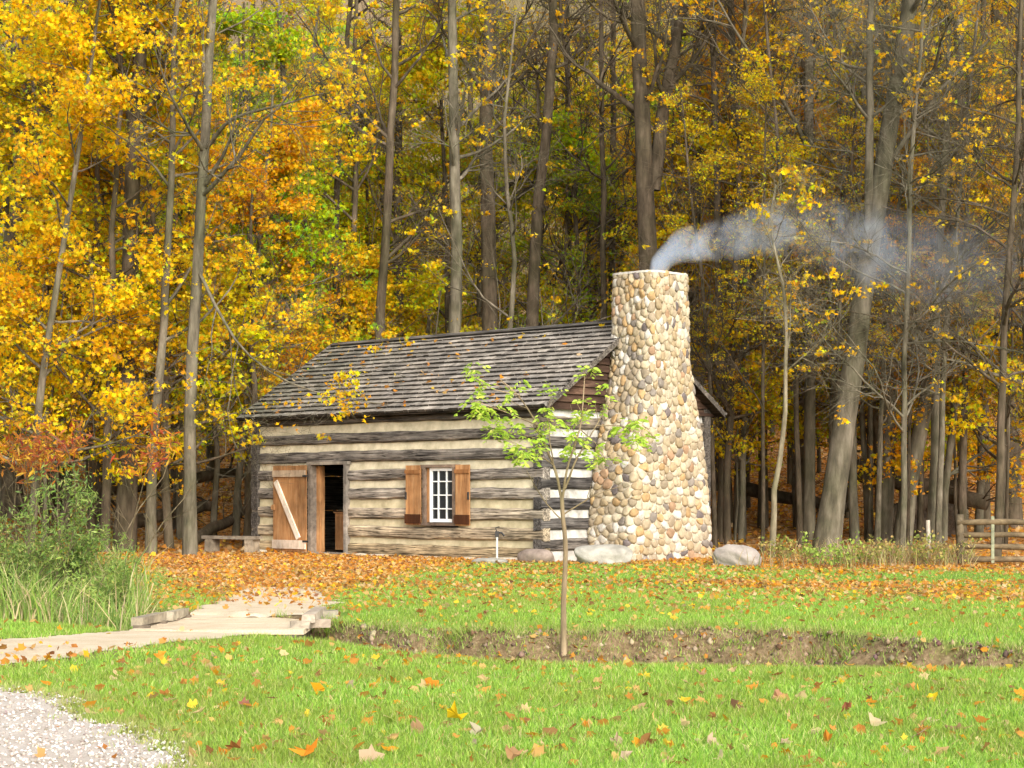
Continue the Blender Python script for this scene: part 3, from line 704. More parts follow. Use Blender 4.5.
tag(rock('sandstone_block', W2(.05, -.25, .1), (.85, .5, .34), mat_simple('reddish_stone', (.16, .12, .095), (.32, .25, .20), 6), 61, None, 4, -TH, amp=.06), 'reddish squared stone at the near foot of the cabin corner', 'stone')
p = P(586, 38.2); tag(rock('boulder', (1.83, 37.6, .06), (1.15, .8, .54), BOULD, 5, None, 5, -.3), 'large pale rounded boulder at the left foot of the stone chimney', 'boulder')
tag(rock('boulder', (4.35, 36.9, .08), (.95, .7, .52), mat_simple('pinkish_rock', (.22, .185, .16), (.38, .33, .28), 3, .9, .9, .04), 9, None, 5, -.4), 'pinkish sloping boulder just right of the stone chimney', 'boulder')
x_, y_, z_ = hit(490, 563); tag(rock('flat_stone', (x_, y_, z_ + .02), (.85, .4, .16), BOULD, 77, None, 4, -.5, amp=.08), 'low flat grey stone in the leaves under the window', 'stone')
x_, y_, z_ = hit(543, 561)

# ------------------------------------------------------------------ chimney of rounded fieldstones
YC = Wd / 2; CT = 6.05
def prof(z):
    hw = np.interp(z, [0, .6, 1.83, 2.67, 3.5, 4.2, 6.1], [1.40, 1.37, 1.23, 1.06, .84, .70, .665])
    dp = np.interp(z, [0, 1.5, 2.67, 3.8, 6.1], [1.22, 1.22, 1.23, 1.22, 1.20])
    rr_ = np.interp(z, [0, 2, 4, 6.1], [.13, .16, .24, .30]); return hw, dp, rr_
def chim(s, z):
    """s in 0..1 round the perimeter (starts at the back), returns point and outward normal (local)"""
    hw, dp, r = prof(z); x0 = -.02; w = 2 * hw
    # sides of rounded rectangle, counter-clockwise from back-left going along -y side
    ea = dp - 2 * r; eb = w - 2 * r; qa = pi * r / 2; per = 2 * ea + 2 * eb + 4 * qa
    t = (s % 1.0) * per
    out_p = np.zeros(t.shape + (3,)); out_n = np.zeros_like(out_p)
    segs = [('l', (x0 + r, -hw), (1, 0), ea, (0, -1)), ('a', (x0 + dp - r, -hw + r), -pi / 2, qa, None), ('l', (x0 + dp, -hw + r), (0, 1), eb, (1, 0)), ('a', (x0 + dp - r, hw - r), 0, qa, None),
            ('l', (x0 + dp - r, hw), (-1, 0), ea, (0, 1)), ('a', (x0 + r, hw - r), pi / 2, qa, None), ('l', (x0, hw - r), (0, -1), eb, (-1, 0)), ('a', (x0 + r, -hw + r), pi, qa, None)]
    for k, (ty, p0, dr_, ln_, nn_) in enumerate(segs):
        m = (t >= -1e-9) & (t <= ln_ + 1e-9)
        if ty == 'l':
            px_ = p0[0] + dr_[0] * t; py_ = p0[1] + dr_[1] * t; nx_ = nn_[0] + 0 * t; ny_ = nn_[1] + 0 * t
        else:
            a_ = dr_ + t / np.maximum(r, 1e-6); nx_ = np.cos(a_); ny_ = np.sin(a_); px_ = p0[0] + r * nx_; py_ = p0[1] + r * ny_
        out_p[..., 0] = np.where(m, px_, out_p[..., 0]); out_p[..., 1] = np.where(m, py_ + YC, out_p[..., 1])
        out_n[..., 0] = np.where(m, nx_, out_n[..., 0]); out_n[..., 1] = np.where(m, ny_, out_n[..., 1])
        t = np.where(m, -1e6, t - ln_)
    out_p[..., 2] = z
    return out_p, out_n
# core
ns, nz = 96, 60
S_, Z_ = np.meshgrid(np.arange(ns) / ns, np.linspace(-.1, CT - .02, nz))
pc, _ = chim(S_, Z_); V = pc.reshape(-1, 3)
i, j = np.meshgrid(np.arange(nz - 1), np.arange(ns), indexing='ij'); qq = np.stack([i * ns + j, i * ns + (j + 1) % ns, (i + 1) * ns + (j + 1) % ns, (i + 1) * ns + j], -1).reshape(-1, 4)
chm = mk('chimney', V, [qq], MORTAR, cab, True); chm['label'] = 'tall rounded fieldstone chimney tapering upwards on the gable end'
# stones
PER = 6.6; rs = np.random.default_rng(21)
pts = []
def far_ok(p, pts_, r):
    for q_ in pts_[-900:]:
        du = abs(p[0] - q_[0]); du = min(du, PER - du)
        if du * du + ((p[1] - q_[1]) * 1.1) ** 2 < r * r * (1 + 0 * q_[2]): return False
    return True
for r_, tries in ((.30, 330), (.22, 1200), (.15, 8000)):
    for _ in range(tries):
        p = (rs.uniform(0, PER), rs.uniform(.0, CT), r_)
        if far_ok(p, pts, r_): pts.append(p)
PT = A3([(a, b) for a, b, c in pts])
MBs = MB(); SP = A3([(.46, .37, .24), (.52, .44, .31), (.41, .31, .18), (.46, .30, .14), (.34, .27, .18), (.26, .22, .18), (.58, .53, .45), (.38, .24, .14), (.16, .13, .12)]); SW = A3([5, 5, 4, 1.8, 2.6, 1.8, 3, .8, .6]); SW = SW / SW.sum()
VV = []; FT = []; FQ = []; CC = []; off = 0; K = 14
for k in range(len(PT)):
    p = PT[k]; dlt = PT - p; dlt[:, 0] = (dlt[:, 0] + PER / 2) % PER - PER / 2
    nb = np.argsort((dlt ** 2).sum(1))[1:16]
    poly = [(-.3, -.3), (.3, -.3), (.3, .3), (-.3, .3)]
    cons = [(dlt[j][0], dlt[j][1]) for j in nb]
    if p[1] > CT - .35: cons.append((0, 2 * (CT - p[1]) + .01))
    for (dx, dy) in cons:
        h2 = (dx * dx + dy * dy) / 2; newp = []
        for a_ in range(len(poly)):
            P0_, P1_ = poly[a_], poly[(a_ + 1) % len(poly)]; s0 = P0_[0] * dx + P0_[1] * dy - h2; s1 = P1_[0] * dx + P1_[1] * dy - h2
            if s0 <= 0: newp.append(P0_)
            if s0 * s1 < 0: t = s0 / (s0 - s1); newp.append((P0_[0] + t * (P1_[0] - P0_[0]), P0_[1] + t * (P1_[1] - P0_[1])))
        poly = newp
        if len(poly) < 3: break
    if len(poly) < 3: continue
    pg = A3(poly)
    for _ in range(2):
        nx_ = np.roll(pg, -1, 0); pg = np.stack([pg * .84 + nx_ * .16, pg * .16 + nx_ * .84], 1).reshape(-1, 2)
    ctr = pg.mean(0); ang = np.arctan2(pg[:, 1] - ctr[1], pg[:, 0] - ctr[0]); rad = np.hypot(pg[:, 0] - ctr[0], pg[:, 1] - ctr[1]); o_ = np.argsort(ang)
    th = np.arange(K) * 2 * pi / K - pi; rd = np.interp(th, ang[o_], rad[o_], period=2 * pi)
    rd = np.maximum(rd - .005, rd * .9); size = rd.mean(); bulge = min(.055, size * .42) * rs.uniform(.7, 1.25)
    rings = [(1.0, -.03), (1.0, .15 * bulge), (.93, .5 * bulge), (.74, .84 * bulge), (.42, 1.0 * bulge)]
    tx, ty = rs.normal(size=2) * .10
    uv = []; of = []
    for sc, h_ in rings:
        for t in range(K):
            du, dv = cos(th[t]) * rd[t] * sc, sin(th[t]) * rd[t] * sc; uv.append((p[0] + ctr[0] + du, p[1] + ctr[1] + dv)); of.append(h_ + (du * tx + dv * ty if h_ > 0 else 0))
    uv.append((p[0] + ctr[0], p[1] + ctr[1])); of.append(bulge * 1.04)
    uv = A3(uv); z_ = np.clip(uv[:, 1], -.1, CT + .02); pp, nn = chim(uv[:, 0] / PER, z_)
    v = pp + nn * A3(of)[:, None] + rs.normal(size=(len(uv), 3)) * .0025
    VV.append(v); nR = len(rings)
    for r_ in range(nR - 1):
        for t in range(K): FQ.append((off + r_ * K + t, off + r_ * K + (t + 1) % K, off + (r_ + 1) * K + (t + 1) % K, off + (r_ + 1) * K + t))
    for t in range(K): FT.append((off + (nR - 1) * K + t, off + (nR - 1) * K + (t + 1) % K, off + nR * K))
    c = SP[rs.choice(len(SP), p=SW)] * rs.uniform(.85, 1.12); CC.append(np.broadcast_to(np.clip(c, 0, .86), (len(uv), 3))); off += len(uv)
mk('fieldstones', np.concatenate(VV), [FQ, FT], STONE, chm, True, np.concatenate(CC))
# cap with a flue opening
K2 = 64; S1 = np.arange(K2) / K2; outer, on = chim(S1, np.full(K2, CT - .01)); cen = outer.mean(0)
o1 = outer + on * .035; inn = cen + (outer - cen) * .48
lv = [o1 * [1, 1, 0] + [0, 0, CT - .04], o1 * [1, 1, 0] + [0, 0, CT + .005], inn * [1, 1, 0] + [0, 0, CT + .03], inn * [1, 1, 0] + [0, 0, CT - .9]]
V = np.concatenate(lv); qq = [[r_ * K2 + t, r_ * K2 + (t + 1) % K2, (r_ + 1) * K2 + (t + 1) % K2, (r_ + 1) * K2 + t] for r_ in range(3) for t in range(K2)]
mk('cap', V, [qq, [[3 * K2 + t for t in range(K2)]]], mat_simple('cement', (.42, .38, .32), (.62, .58, .50), 12), chm, False)

# ------------------------------------------------------------------ smoke
def smoke():
    m, nt = newmat('chimney_smoke'); L_ = nt.links
    tc = nt.nodes.new('ShaderNodeTexCoord'); sx = nt.nodes.new('ShaderNodeSeparateXYZ'); L_.new(tc.outputs['Object'], sx.inputs[0])
    def M(op, a, b=None, c=None):
        n = nt.nodes.new('ShaderNodeMath'); n.operation = op
        for k_, v_ in enumerate((a, b, c)):
            if v_ is None: continue
            if hasattr(v_, 'links'): L_.new(v_, n.inputs[k_])
            else: n.inputs[k_].default_value = v_
        return n.outputs[0]
    def curve(x, pts_):
        n = nt.nodes.new('ShaderNodeFloatCurve'); cv = n.mapping.curves[0]
        cv.points[0].location = pts_[0]; cv.points[1].location = pts_[-1]
        for q_ in pts_[1:-1]: cv.points.new(*q_)
        n.mapping.update(); L_.new(x, n.inputs['Value']); return n.outputs[0]
    nz1 = nt.nodes.new('ShaderNodeTexNoise'); nz1.inputs['Scale'].default_value = 1.7; nz1.inputs['Detail'].default_value = 7; nz1.inputs['Roughness'].default_value = .6; nz1.inputs['Distortion'].default_value = 1.0
    L_.new(tc.outputs['Object'], nz1.inputs['Vector'])
    nz2 = nt.nodes.new('ShaderNodeTexNoise'); nz2.inputs['Scale'].default_value = .8; nz2.inputs['Detail'].default_value = 2; L_.new(tc.outputs['Object'], nz2.inputs['Vector'])
    X9 = M('DIVIDE', sx.outputs[0], 9.0)
    zc = M('MULTIPLY', curve(X9, [(0, .0), (.03, .2), (.07, .40), (.16, .50), (.30, .66), (.42, .60), (.6, .30), (.8, .12), (1, .10)]), 1.5)
    wd = M('MULTIPLY', curve(X9, [(0, .30), (.05, .34), (.15, .40), (.3, .55), (.5, .85), (.75, 1), (1, 1)]), 1.15)
    am = curve(X9, [(0, .60), (.08, .50), (.18, .30), (.3, .17), (.45, .09), (.55, .075), (.68, .045), (.85, .025), (1, .0)])
    dz = M('DIVIDE', M('SUBTRACT', M('ADD', sx.outputs[2], M('MULTIPLY', M('SUBTRACT', nz2.outputs['Fac'], .5), M('MULTIPLY', X9, 1.3))), zc), wd)
    dy = M('DIVIDE', sx.outputs[1], wd)
    r2 = M('ADD', M('MULTIPLY', dz, dz), M('MULTIPLY', dy, dy))
    fall = M('MAXIMUM', M('SUBTRACT', 1.0, r2), 0.0)
    wisp = M('MAXIMUM', M('MULTIPLY', M('SUBTRACT', nz1.outputs['Fac'], .40), 5.0), 0.0)
    wisp = M('ADD', M('MULTIPLY', wisp, M('MINIMUM', M('MULTIPLY', X9, 9.0), 1.0)), M('MAXIMUM', M('SUBTRACT', 1.0, M('MULTIPLY', X9, 9.0)), 0.0))
    den = M('MULTIPLY', M('MULTIPLY', M('MULTIPLY', fall, wisp), am), 6.0)
    v = nt.nodes.new('ShaderNodeVolumePrincipled'); v.inputs['Color'].default_value = (.78, .87, 1, 1); v.inputs['Anisotropy'].default_value = .1
    L_.new(den, v.inputs['Density']); o = nt.nodes.new('ShaderNodeOutputMaterial'); L_.new(v.outputs[0], o.inputs['Volume'])
    # closed hull that widens along the drift
    n = 14; t = np.linspace(0, 1, n); x = t * 9.0
    zc_ = 1.5 * np.interp(t, [0, .03, .07, .16, .3, .42, .6, .8, 1], [0, .2, .4, .5, .66, .60, .30, .12, .10]); w_ = np.interp(t, [0, .05, .15, .3, .5, .75, 1], [.38, .45, .6, .8, 1.1, 1.35, 1.5])
    V = []; Fq = []
    for i in range(n):
        for k in range(12): a_ = k * pi / 6; V.append((x[i], w_[i] * .85 * cos(a_), zc_[i] + w_[i] * 1.1 * sin(a_)))
    for i in range(n - 1):
        for k in range(12): Fq.append((i * 12 + k, i * 12 + (k + 1) % 12, (i + 1) * 12 + (k + 1) % 12, (i + 1) * 12 + k))
    o = mk('smoke', V, [Fq, [list(range(12))[::-1], [(n - 1) * 12 + k for k in range(12)]]], m)
    c = W2(.62, YC, CT + .02); o.location = c; o.rotation_euler = (0, 0, .12)
    tag(o, 'pale blue wood smoke drifting right from the chimney', 'smoke', kind='stuff')
    return o
smoke()

# ------------------------------------------------------------------ small things by the cabin
def bench():
    x, y, z = hit(232, 556); y = 43.6; x = (232 - 512) / F * y; r = empty('bench', (x, y, 0), -.45); tag(r, 'low rough wooden bench of one plank at the left corner of the cabin', 'bench')
    b = MB(); b.box((0, 0, .33), (1.45, .34, .07), jit=.006, col=(.7, .66, .6)); b.build('seat', TIMBER, r)
    for sx in (-1, 1):
        b = MB(); b.box((sx * .55, 0, .15), (.22, .3, .3), jit=.01, col=(.9, .85, .75)); b.build('leg', TIMBER, r)
bench()
def spigot():
    x, y, z = P(497, 38.7); r = empty('yard_hydrant', (x, y, z)); tag(r, 'thin pale standpipe tap in front of the cabin wall right of the window', 'tap')
    b = MB(); b.tube([(0, 0, -.1), (0, 0, .52)], .022, 10); b.build('pipe', GALV, r)
    b = MB(); b.box((0, 0, .57), (.08, .06, .12)); b.tube([(0, 0, .6), (.09, 0, .6), (.15, 0, .53)], .022, 8); b.build('spout', DARKW, r)
    b = MB(); b.tube([(0, 0, .6), (-.03, 0, .70), (.05, 0, .72)], .013, 6); b.build('handle', DARKW, r)
spigot()
def cabinet():
    c = W2(D0 + .42, .75); r = empty('wooden_cabinet', (c[0], c[1], .04), -TH); tag(r, 'orange brown wooden cabinet just inside the open door', 'cabinet')
    b = MB(); b.box((0, 0, .42), (.42, .4, .84)); b.build('body', ORANGE, r)
    b = MB(); b.box((0, -.212, .42), (.34, .02, .7), col=(.8, .8, .8)); b.build('door', ORANGE, r)
    b = MB(); b.box((0, 0, .86), (.48, .46, .03), col=(.9, .9, .9)); b.build('top', ORANGE, r)
cabinet()
def bridge():
    r = empty('footbridge', (-2.95, 20.0, -.07), 0); tag(r, 'low plank footbridge carrying the sandy path over the ditch', 'footbridge')
    b = MB(); n = 13
    for i in range(n):
        y = -1.02 + i * (2.45 / n) + .08; b.box((0.0, y, .03), (1.74, .180, .05), jit=.003, col=A3((1, .98, .95)) * random.uniform(.85, 1.1))
    b.build('deck', SAND, r)
    for sx in (-.75, .75):
        b = MB(); b.box((sx, 0, -.085), (.14, 2.6, .18), col=(.5, .45, .4)); b.build('beam', TIMBER, r)
    b = MB(); b.box((-.80, -.38, .115), (.13, .8, .08), jit=.012, rz=-.12, col=(1.25, 1.2, 1.05)); b.box((-.68, .5, .115), (.12, .8, .08), jit=.012, rz=-.04, col=(1.1, 1.1, 1)); 
    for y in (-.75, -.1, .35, .85): b.box((-.80 + .09 * (y + .75), y, .062), (.16, .12, .04), col=(.6, .55, .5))
    k = b.build('kerb', TIMBER, r)
    b = MB(); b.box((.86, .1, .13), (.13, 1.35, .09), jit=.012, rz=.0, col=(1.2, 1.15, 1.1)); b.box((.80, -.72, .08), (.2, .13, .08), jit=.01, rz=.1, col=(1.1, 1.1, 1.05)); b.box((.96, -.4, .08), (.22, .13, .08), jit=.01, rz=.15, col=(1.0, .95, .9)); b.box((.92, .45, .10), (.3, .18, .1), jit=.01, rz=.1, col=(.9, .9, .85))
    b.build('kerb', TIMBER, r)
bridge()
def fence():
    x0, d0 = P(960, 36.5)[:2]
    r = empty('rail_fence', (x0, d0, gh(x0, d0))); tag(r, 'old split rail fence with four rails at the right edge of the wood', 'fence')
    for i, z in enumerate((.13, .36, .59, .83)):
        for s in range(3):
            b = MB(); a = s * 2.3 - .06; n = 6; xs_ = np.linspace(a, a + 2.42, n)
            b.tube([(x_, .03 * random.uniform(-1, 1) + (.05 if s % 2 else 0), z + random.uniform(-.012, .012) + s * .01) for x_ in xs_], [.055 * random.uniform(.85, 1.15) for _ in xs_], 7, (.5, .42, .29)); b.build('rail', TIMBER, r, True)
    for s in range(4):
        b = MB(); b.tube([(s * 2.3, .0, -.2), (s * 2.3 + .01, .01, .6), (s * 2.3, 0, .98)], [.085, .08, .07], 8, (.42, .37, .28)); b.build('post', TIMBER, r, True)
    b = MB(); b.box((.62, -.02, .5), (.06, .05, .9), col=(.8, .95, .75)); b.build('brace', TIMBER, r)
fence()
x_, y_, z_ = hit(928, 563); b = MB(); b.tube([(0, 0, -.1), (.01, 0, .4), (0, .01, .86)], [.05, .045, .04], 7, (1.5, 1.5, 1.45)); o = b.build('marker_stake', TIMBER); o.location = (x_, y_, z_); tag(o, 'short pale wooden stake in the weeds left of the rail fence', 'post')
# fallen trunks and root mass
def flog(p0, p1, r0, r1, label, tone=(1, 1, 1), n=9, nb=5, seed=1):
    rng = np.random.default_rng(seed); p0 = A3(p0, float); p1 = A3(p1, float); base = (p0 + p1) / 2; t = np.linspace(0, 1, n)[:, None]
    Pm = (p0 + (p1 - p0) * t - base) + rng.normal(size=(n, 3)) * .03; R = (r0 + (r1 - r0) * t[:, 0])
    W = [tubes(Pm[None], R[None], 10)]
    P1, R1 = grow(rng, Pm[None], R[None], nb, .3, 1, (.5, 1.2), lambda t_, pl: pl * .3, 6, .15, .0, .4, .2); W.append(tubes(P1, R1, 5))
    P2, R2 = grow(rng, P1, R1, 4, .2, 1, (.5, 1.2), lambda t_, pl: pl * .5, 4, .15, .0, .5, .2); W.append(tubes(P2, R2, 4))
    o_ = 0; Vs = []; Fs = []
    for v_, f_ in W: Vs.append(v_); Fs.append(f_ + o_); o_ += len(v_)
    caps = [[list(range(10))[::-1], [(n - 1) * 10 + k for k in range(10)]]]
    o = mk('fallen_log', np.concatenate(Vs), [np.concatenate(Fs)] + caps, BARK, None, True); o.location = base; o.color = (*tone, 1); tag(o, label, 'log'); return o
def Q(px, d, dz): x = (px - 512) / F * d; return (x, d, gh(x, d) + dz)
flog(Q(845, 52, 1.9), Q(985, 50, 1.0), .34, .2, 'big dark fallen trunk propped among the trees left of the rail fence', (.5, .42, .36), nb=14, seed=4)
flog(Q(885, 50.5, .5), Q(960, 51, 1.5), .3, .18, 'shorter dark log leaning under the big fallen trunk', (.4, .34, .3), nb=12, seed=5)
flog(Q(735, 55, 1.0), Q(850, 54, .6), .22, .14, 'dark fallen log between the chimney and the massive leaning tree', (.4, .35, .3), nb=10, seed=6)
flog(Q(120, 51, .35), Q(215, 53, .75), .2, .15, 'mossy fallen log crossing the leaf litter behind the pale trunk', (.5, .44, .38), nb=8, seed=7)
flog(Q(196, 48.0, .2), Q(262, 51, 1.0), .16, .1, 'dark log leaning upward in the leaf litter left of the cabin', (.4, .35, .3), nb=6, seed=8)
flog(Q(20, 52, .9), Q(240, 58, 1.1), .24, .15, 'long dark fallen trunk in the background at the far left', (.42, .36, .3), nb=14, seed=9)
tag(rock('root_mound', Q(922, 51.5, .2), (1.8, 1.0, 1.5), mat_simple('dark_earth', (.03, .022, .015), (.10, .07, .045), 4, .95, 1, .1), 31, None, 5, 0, amp=.35), 'dark upturned root mound under the fallen trunk left of the fence', 'root mound')

# ------------------------------------------------------------------ young tree on the near lawn
def young():
    x, d, z = hit(564, 655); rng = np.random.default_rng(8); sc = d / F
    r = empty('young_tree', (x, d, z)); tag(r, 'slender young tree with bright lime leaves on the near lawn before the ditch', 'tree')
    def c(px, py, dy=0): return ((px - 564) * sc, dy, zz(py, d) - z)
    W = []; mains = []
    def add(pts_, r0, r1, s=7, n=14, wb=.006):
        P0, R0 = trunk_line(rng, pts_, r0, r1, n, wb); R0 = np.minimum(R0, r0 * 1.15) if s != 8 else R0; W.append(tubes(P0, R0, s)); mains.append((P0, R0))
    P0, R0 = trunk_line(rng, [c(564, 660), c(563, 610), c(566, 555), c(562, 500)], .028, .020, 16, .003); W.append(tubes(P0, R0 * np.where(np.arange(16) < 3, 1.0, 1), 10))
    for pts_, r0 in [([c(562, 502), c(553, 465, .05), c(538, 425, .1), c(520, 395, .14), (c(500, 378, .2))], .013), ([c(562, 502), c(566, 470, -.04), c(580, 430, -.1), c(583, 395, -.12), c(585, 372, -.1)], .011),
                     ([c(562, 495), c(575, 462, .1), c(598, 425, .22), c(610, 400, .3)], .010), ([c(563, 515), c(590, 497, -.05), c(618, 487, -.1)], .007), ([c(562, 520), c(540, 495, .1), c(527, 470, .1)], .006),
                     ([c(538, 425, .1), c(505, 412, -.1), c(470, 400, -.2)], .006), ([c(545, 440, .08), c(515, 432, .2), c(480, 428, .3), ], .005), ([c(553, 465), c(530, 450, -.2), c(505, 440, -.3)], .005),
                     ([c(520, 395, .14), c(490, 388, .1), c(468, 372, 0)], .005), ([c(598, 425, .2), c(620, 425, .1), c(636, 430, 0)], .005), ([c(580, 430, -.1), c(596, 445, -.2), c(604, 462, -.3)], .005), ([c(553, 465), c(547, 420, -.2), c(550, 392, -.3)], .006)]:
        add(pts_, r0, r0 * .35)
    TW = []
    for Pm, Rm in mains:
        P1, R1 = grow(rng, Pm, Rm, 6, .35, 1, (.4, 1.1), lambda t, pl: .09 + pl * .12, 5, .15, .04, .6, .4); R1 = np.maximum(R1, .0012); W.append(tubes(P1, R1, 4)); TW.append(P1)
    o_ = 0; Vs = []; Fs = []
    for v_, f_ in W: Vs.append(v_); Fs.append(f_ + o_); o_ += len(v_)
    t = mk('trunk', np.concatenate(Vs), [np.concatenate(Fs)], BARK, r, True); t.color = (1.55, 1.3, 1.05, 1)
    # compound leaves: leaflets in rows along drooping stalks
    base = np.concatenate([p_[:, -1] for p_ in TW] + [p_[:, 2] for p_ in TW]); pick = base[rng.integers(0, len(base), 235)]
    keep = pick[:, 2] > (zz(462, d) - z); pick = pick[keep]
    # denser towards the upper left tuft and the right arm, as it grows
    C_ = []; Dr = []
    for p_ in pick:
        az = rng.uniform(0, 2 * pi); dv = nrm(A3([cos(az), sin(az), rng.uniform(-.9, .2)])[None])[0]; sd = nrm(np.cross(dv, [0, 0, 1])[None])[0]; ln_ = rng.uniform(.08, .15)
        for i in range(4):
            q_ = p_ + dv * ln_ * (i + 1) / 4 - A3([0, 0, .01 * i * i * .4])
            for s_ in (-1, 1): dd_ = nrm((dv * .7 + sd * s_ + A3([0, 0, rng.uniform(-.5, .1)]))[None])[0]; C_.append(q_ + dd_ * .026); Dr.append(dd_)
        C_.append(p_ + dv * (ln_ + .03)); Dr.append(dv)
    C_ = A3(C_); Dr = A3(Dr); n_ = len(C_)
    cl = palette(rng, n_, [(.42, .58, .07), (.52, .66, .11), (.32, .48, .06), (.64, .66, .14)], [4, 3, 2, 1])
    v_, f_, cc = leaves(C_, .056 * rng.uniform(.6, 1.4, n_), A3([(0, -.5), (.17, -.2), (.2, .1), (0, .5), (-.2, .1), (-.17, -.2)], float), rng, .8, .3, cl, Dr)
    mk('crown', v_, [f_], LEAF, r, False, cc)
young()

# ------------------------------------------------------------------ shrubs, reeds, weeds
def blades(n, xf, rng, h, w, lean=.35, cols=None, seg=3):
    """n curved blades at points xf (n,3)"""
    hh = rng.uniform(h[0], h[1], n); az = rng.uniform(0, 2 * pi, n); ln_ = rng.uniform(.05, lean, n) * hh
    d = np.stack([np.cos(az), np.sin(az), np.zeros(n)], 1); az2 = rng.uniform(0, 2 * pi, n); s = np.stack([np.cos(az2), np.sin(az2), np.zeros(n)], 1)
    ww = rng.uniform(w[0], w[1], n); V = []
    for k in range(seg):
        t = k / seg; c = xf + d * (ln_ * t * t)[:, None] + A3([0, 0, 1]) * (hh * (t - .12 * t * t))[:, None]; o_ = s * (ww * (1 - .55 * t) / 2)[:, None]; V += [c - o_, c + o_]
    V.append(xf + d * ln_[:, None] + A3([0, 0, 1]) * (hh * .88)[:, None]); V = np.stack(V, 1); m = 2 * seg + 1
    b = np.arange(n)[:, None] * m; qs = np.concatenate([b + A3([[2 * k, 2 * k + 1, 2 * k + 3, 2 * k + 2]]) for k in range(seg - 1)]) if seg > 1 else np.zeros((0, 4), int)
    ts = b + A3([[2 * seg - 2, 2 * seg - 1, 2 * seg]])
    return V.reshape(-1, 3), [qs, ts], np.repeat(cols, m, 0)
def reeds():
    rng = np.random.default_rng(17); n = 5200; px = rng.uniform(-30, 150, n); d = rng.uniform(20.3, 23.5, n); x = (px - 512) / F * d
    k = vn(x, d, .5, 3) > -.35; k &= rng.uniform(0, 1, n) < np.interp(px, [-30, 100, 150], [1, 1, .15]); x, d = x[k], d[k]; n = len(x)
    cl = palette(rng, n, [(.30, .40, .10), (.20, .32, .07), (.62, .50, .28), (.50, .42, .22), (.36, .46, .12)], [3, 3, 1.2, 1.2, 2])
    v, f, c = blades(n, np.stack([x, d, hz(x, d) - .03], 1), rng, (.3, .95), (.010, .022), .7, cl)
    tag(mk('tall_grass', v, f, GRASS, None, False, c), 'tall reedy grass, green and straw coloured, at the foot of the shrub', 'tall grass', kind='stuff')
reeds()
def shrub(name, px, d, hgt, wid, label, pal, w, nstem=26, leafn=7000, size=.055, tmpl=SLIM, seed=1, up=.25, cat='shrub', bark=(.8, .7, .55), spread=.4, leaf0=.1, clump=.05, n2=7, n3=5, group=None):
    rng = np.random.default_rng(seed); x = (px - 512) / F * d; z = gh(x, d); r = empty(name, (x, d, z)); tag(r, label, cat, group)
    a = rng.uniform(0, 2 * pi, nstem); rad = wid * .35 * np.sqrt(rng.uniform(0, 1, nstem)); p = np.stack([rad * np.cos(a), rad * np.sin(a), np.full(nstem, -.05)], 1)
    dv = nrm(np.stack([np.cos(a) * spread, np.sin(a) * spread, np.ones(nstem)], 1) + rng.normal(size=(nstem, 3)) * .15); ln_ = hgt * rng.uniform(.6, 1.05, nstem); o_ = [p]
    for i in range(7): dv = nrm(dv + rng.normal(size=dv.shape) * .08); p = p + dv * (ln_ / 7)[:, None]; o_.append(p)
    P0 = np.stack(o_, 1); R0 = np.broadcast_to(np.linspace(.012, .004, 8) * hgt / 1.6, (nstem, 8)).copy(); W = [tubes(P0, R0, 5)]
    P1, R1 = grow(rng, P0, R0, n2, .2, 1, (.4, 1), lambda t, pl: pl * .28, 5, .12, .05, .7, .4); W.append(tubes(P1, R1, 3))
    P2, R2 = grow(rng, P1, R1, n3, .2, 1, (.4, 1), lambda t, pl: pl * .4, 4, .15, .02, .8, .5); W.append(tubes(P2, R2, 3))
    k_ = 0; Vs = []; Fs = []
    for v_, f_ in W: Vs.append(v_); Fs.append(f_ + k_); k_ += len(v_)
    t = mk('stems', np.concatenate(Vs), [np.concatenate(Fs)], BARK, r, True); t.color = (*bark, 1)
    pool = np.concatenate([P1[:, 1:].reshape(-1, 3), P2.reshape(-1, 3)]); pool = pool[pool[:, 2] > leaf0]
    c = pool[rng.integers(0, len(pool), leafn)] + rng.normal(size=(leafn, 3)) * clump
    v, f, cc = leaves(c, size * rng.uniform(.6, 1.3, leafn), tmpl, rng, up, .4, palette(rng, leafn, pal, w)); mk('foliage', v, [f], LEAF, r, False, cc)
    return r
GS = [(.16, .25, .06), (.24, .33, .08), (.32, .40, .11), (.12, .18, .04), (.46, .45, .16)]
shrub('green_shrub', 22, 22.3, 1.75, 1.5, 'large feathery green shrub at the left edge behind the tall grass', GS, [3, 4, 2, 2, .6], 30, 12000, .075, SLIM, 1)
shrub('green_shrub', 72, 22.0, 1.15, 1.1, 'mid height feathery green shrub between the largest shrub and the yellower one', GS, [3, 4, 3, 2, 1], 24, 8000, .07, SLIM, 2)
shrub('green_shrub', 104, 21.6, .85, .9, 'low yellow green shrub nearest the footbridge', [(.32, .44, .10), (.42, .52, .14), (.22, .34, .08), (.55, .50, .16)], [3, 3, 2, 1], 20, 6000, .07, SLIM, 3)
RED = [(.40, .14, .04), (.55, .23, .04), (.36, .07, .04), (.60, .38, .05), (.26, .12, .05)]
shrub('sumac', 96, 33, 2.5, 1.9, 'red and orange leaved sumac in front of the thick dark trunk', RED, [4, 4, 2.5, 1.6, 1], 7, 560, .17, SLIM, 4, .1, leaf0=1.8, clump=.1, spread=.35, n2=6)
shrub('sumac', 38, 34, 2.6, 2.2, 'rust coloured sumac above the large green shrub at the left edge', RED, [3, 3, 1.5, 2.5, 3], 7, 560, .17, SLIM, 5, .1, leaf0=1.9, clump=.1, spread=.35, n2=6)
WP = [(.30, .34, .08), (.45, .42, .12), (.55, .40, .15), (.22, .28, .07), (.40, .26, .12)]
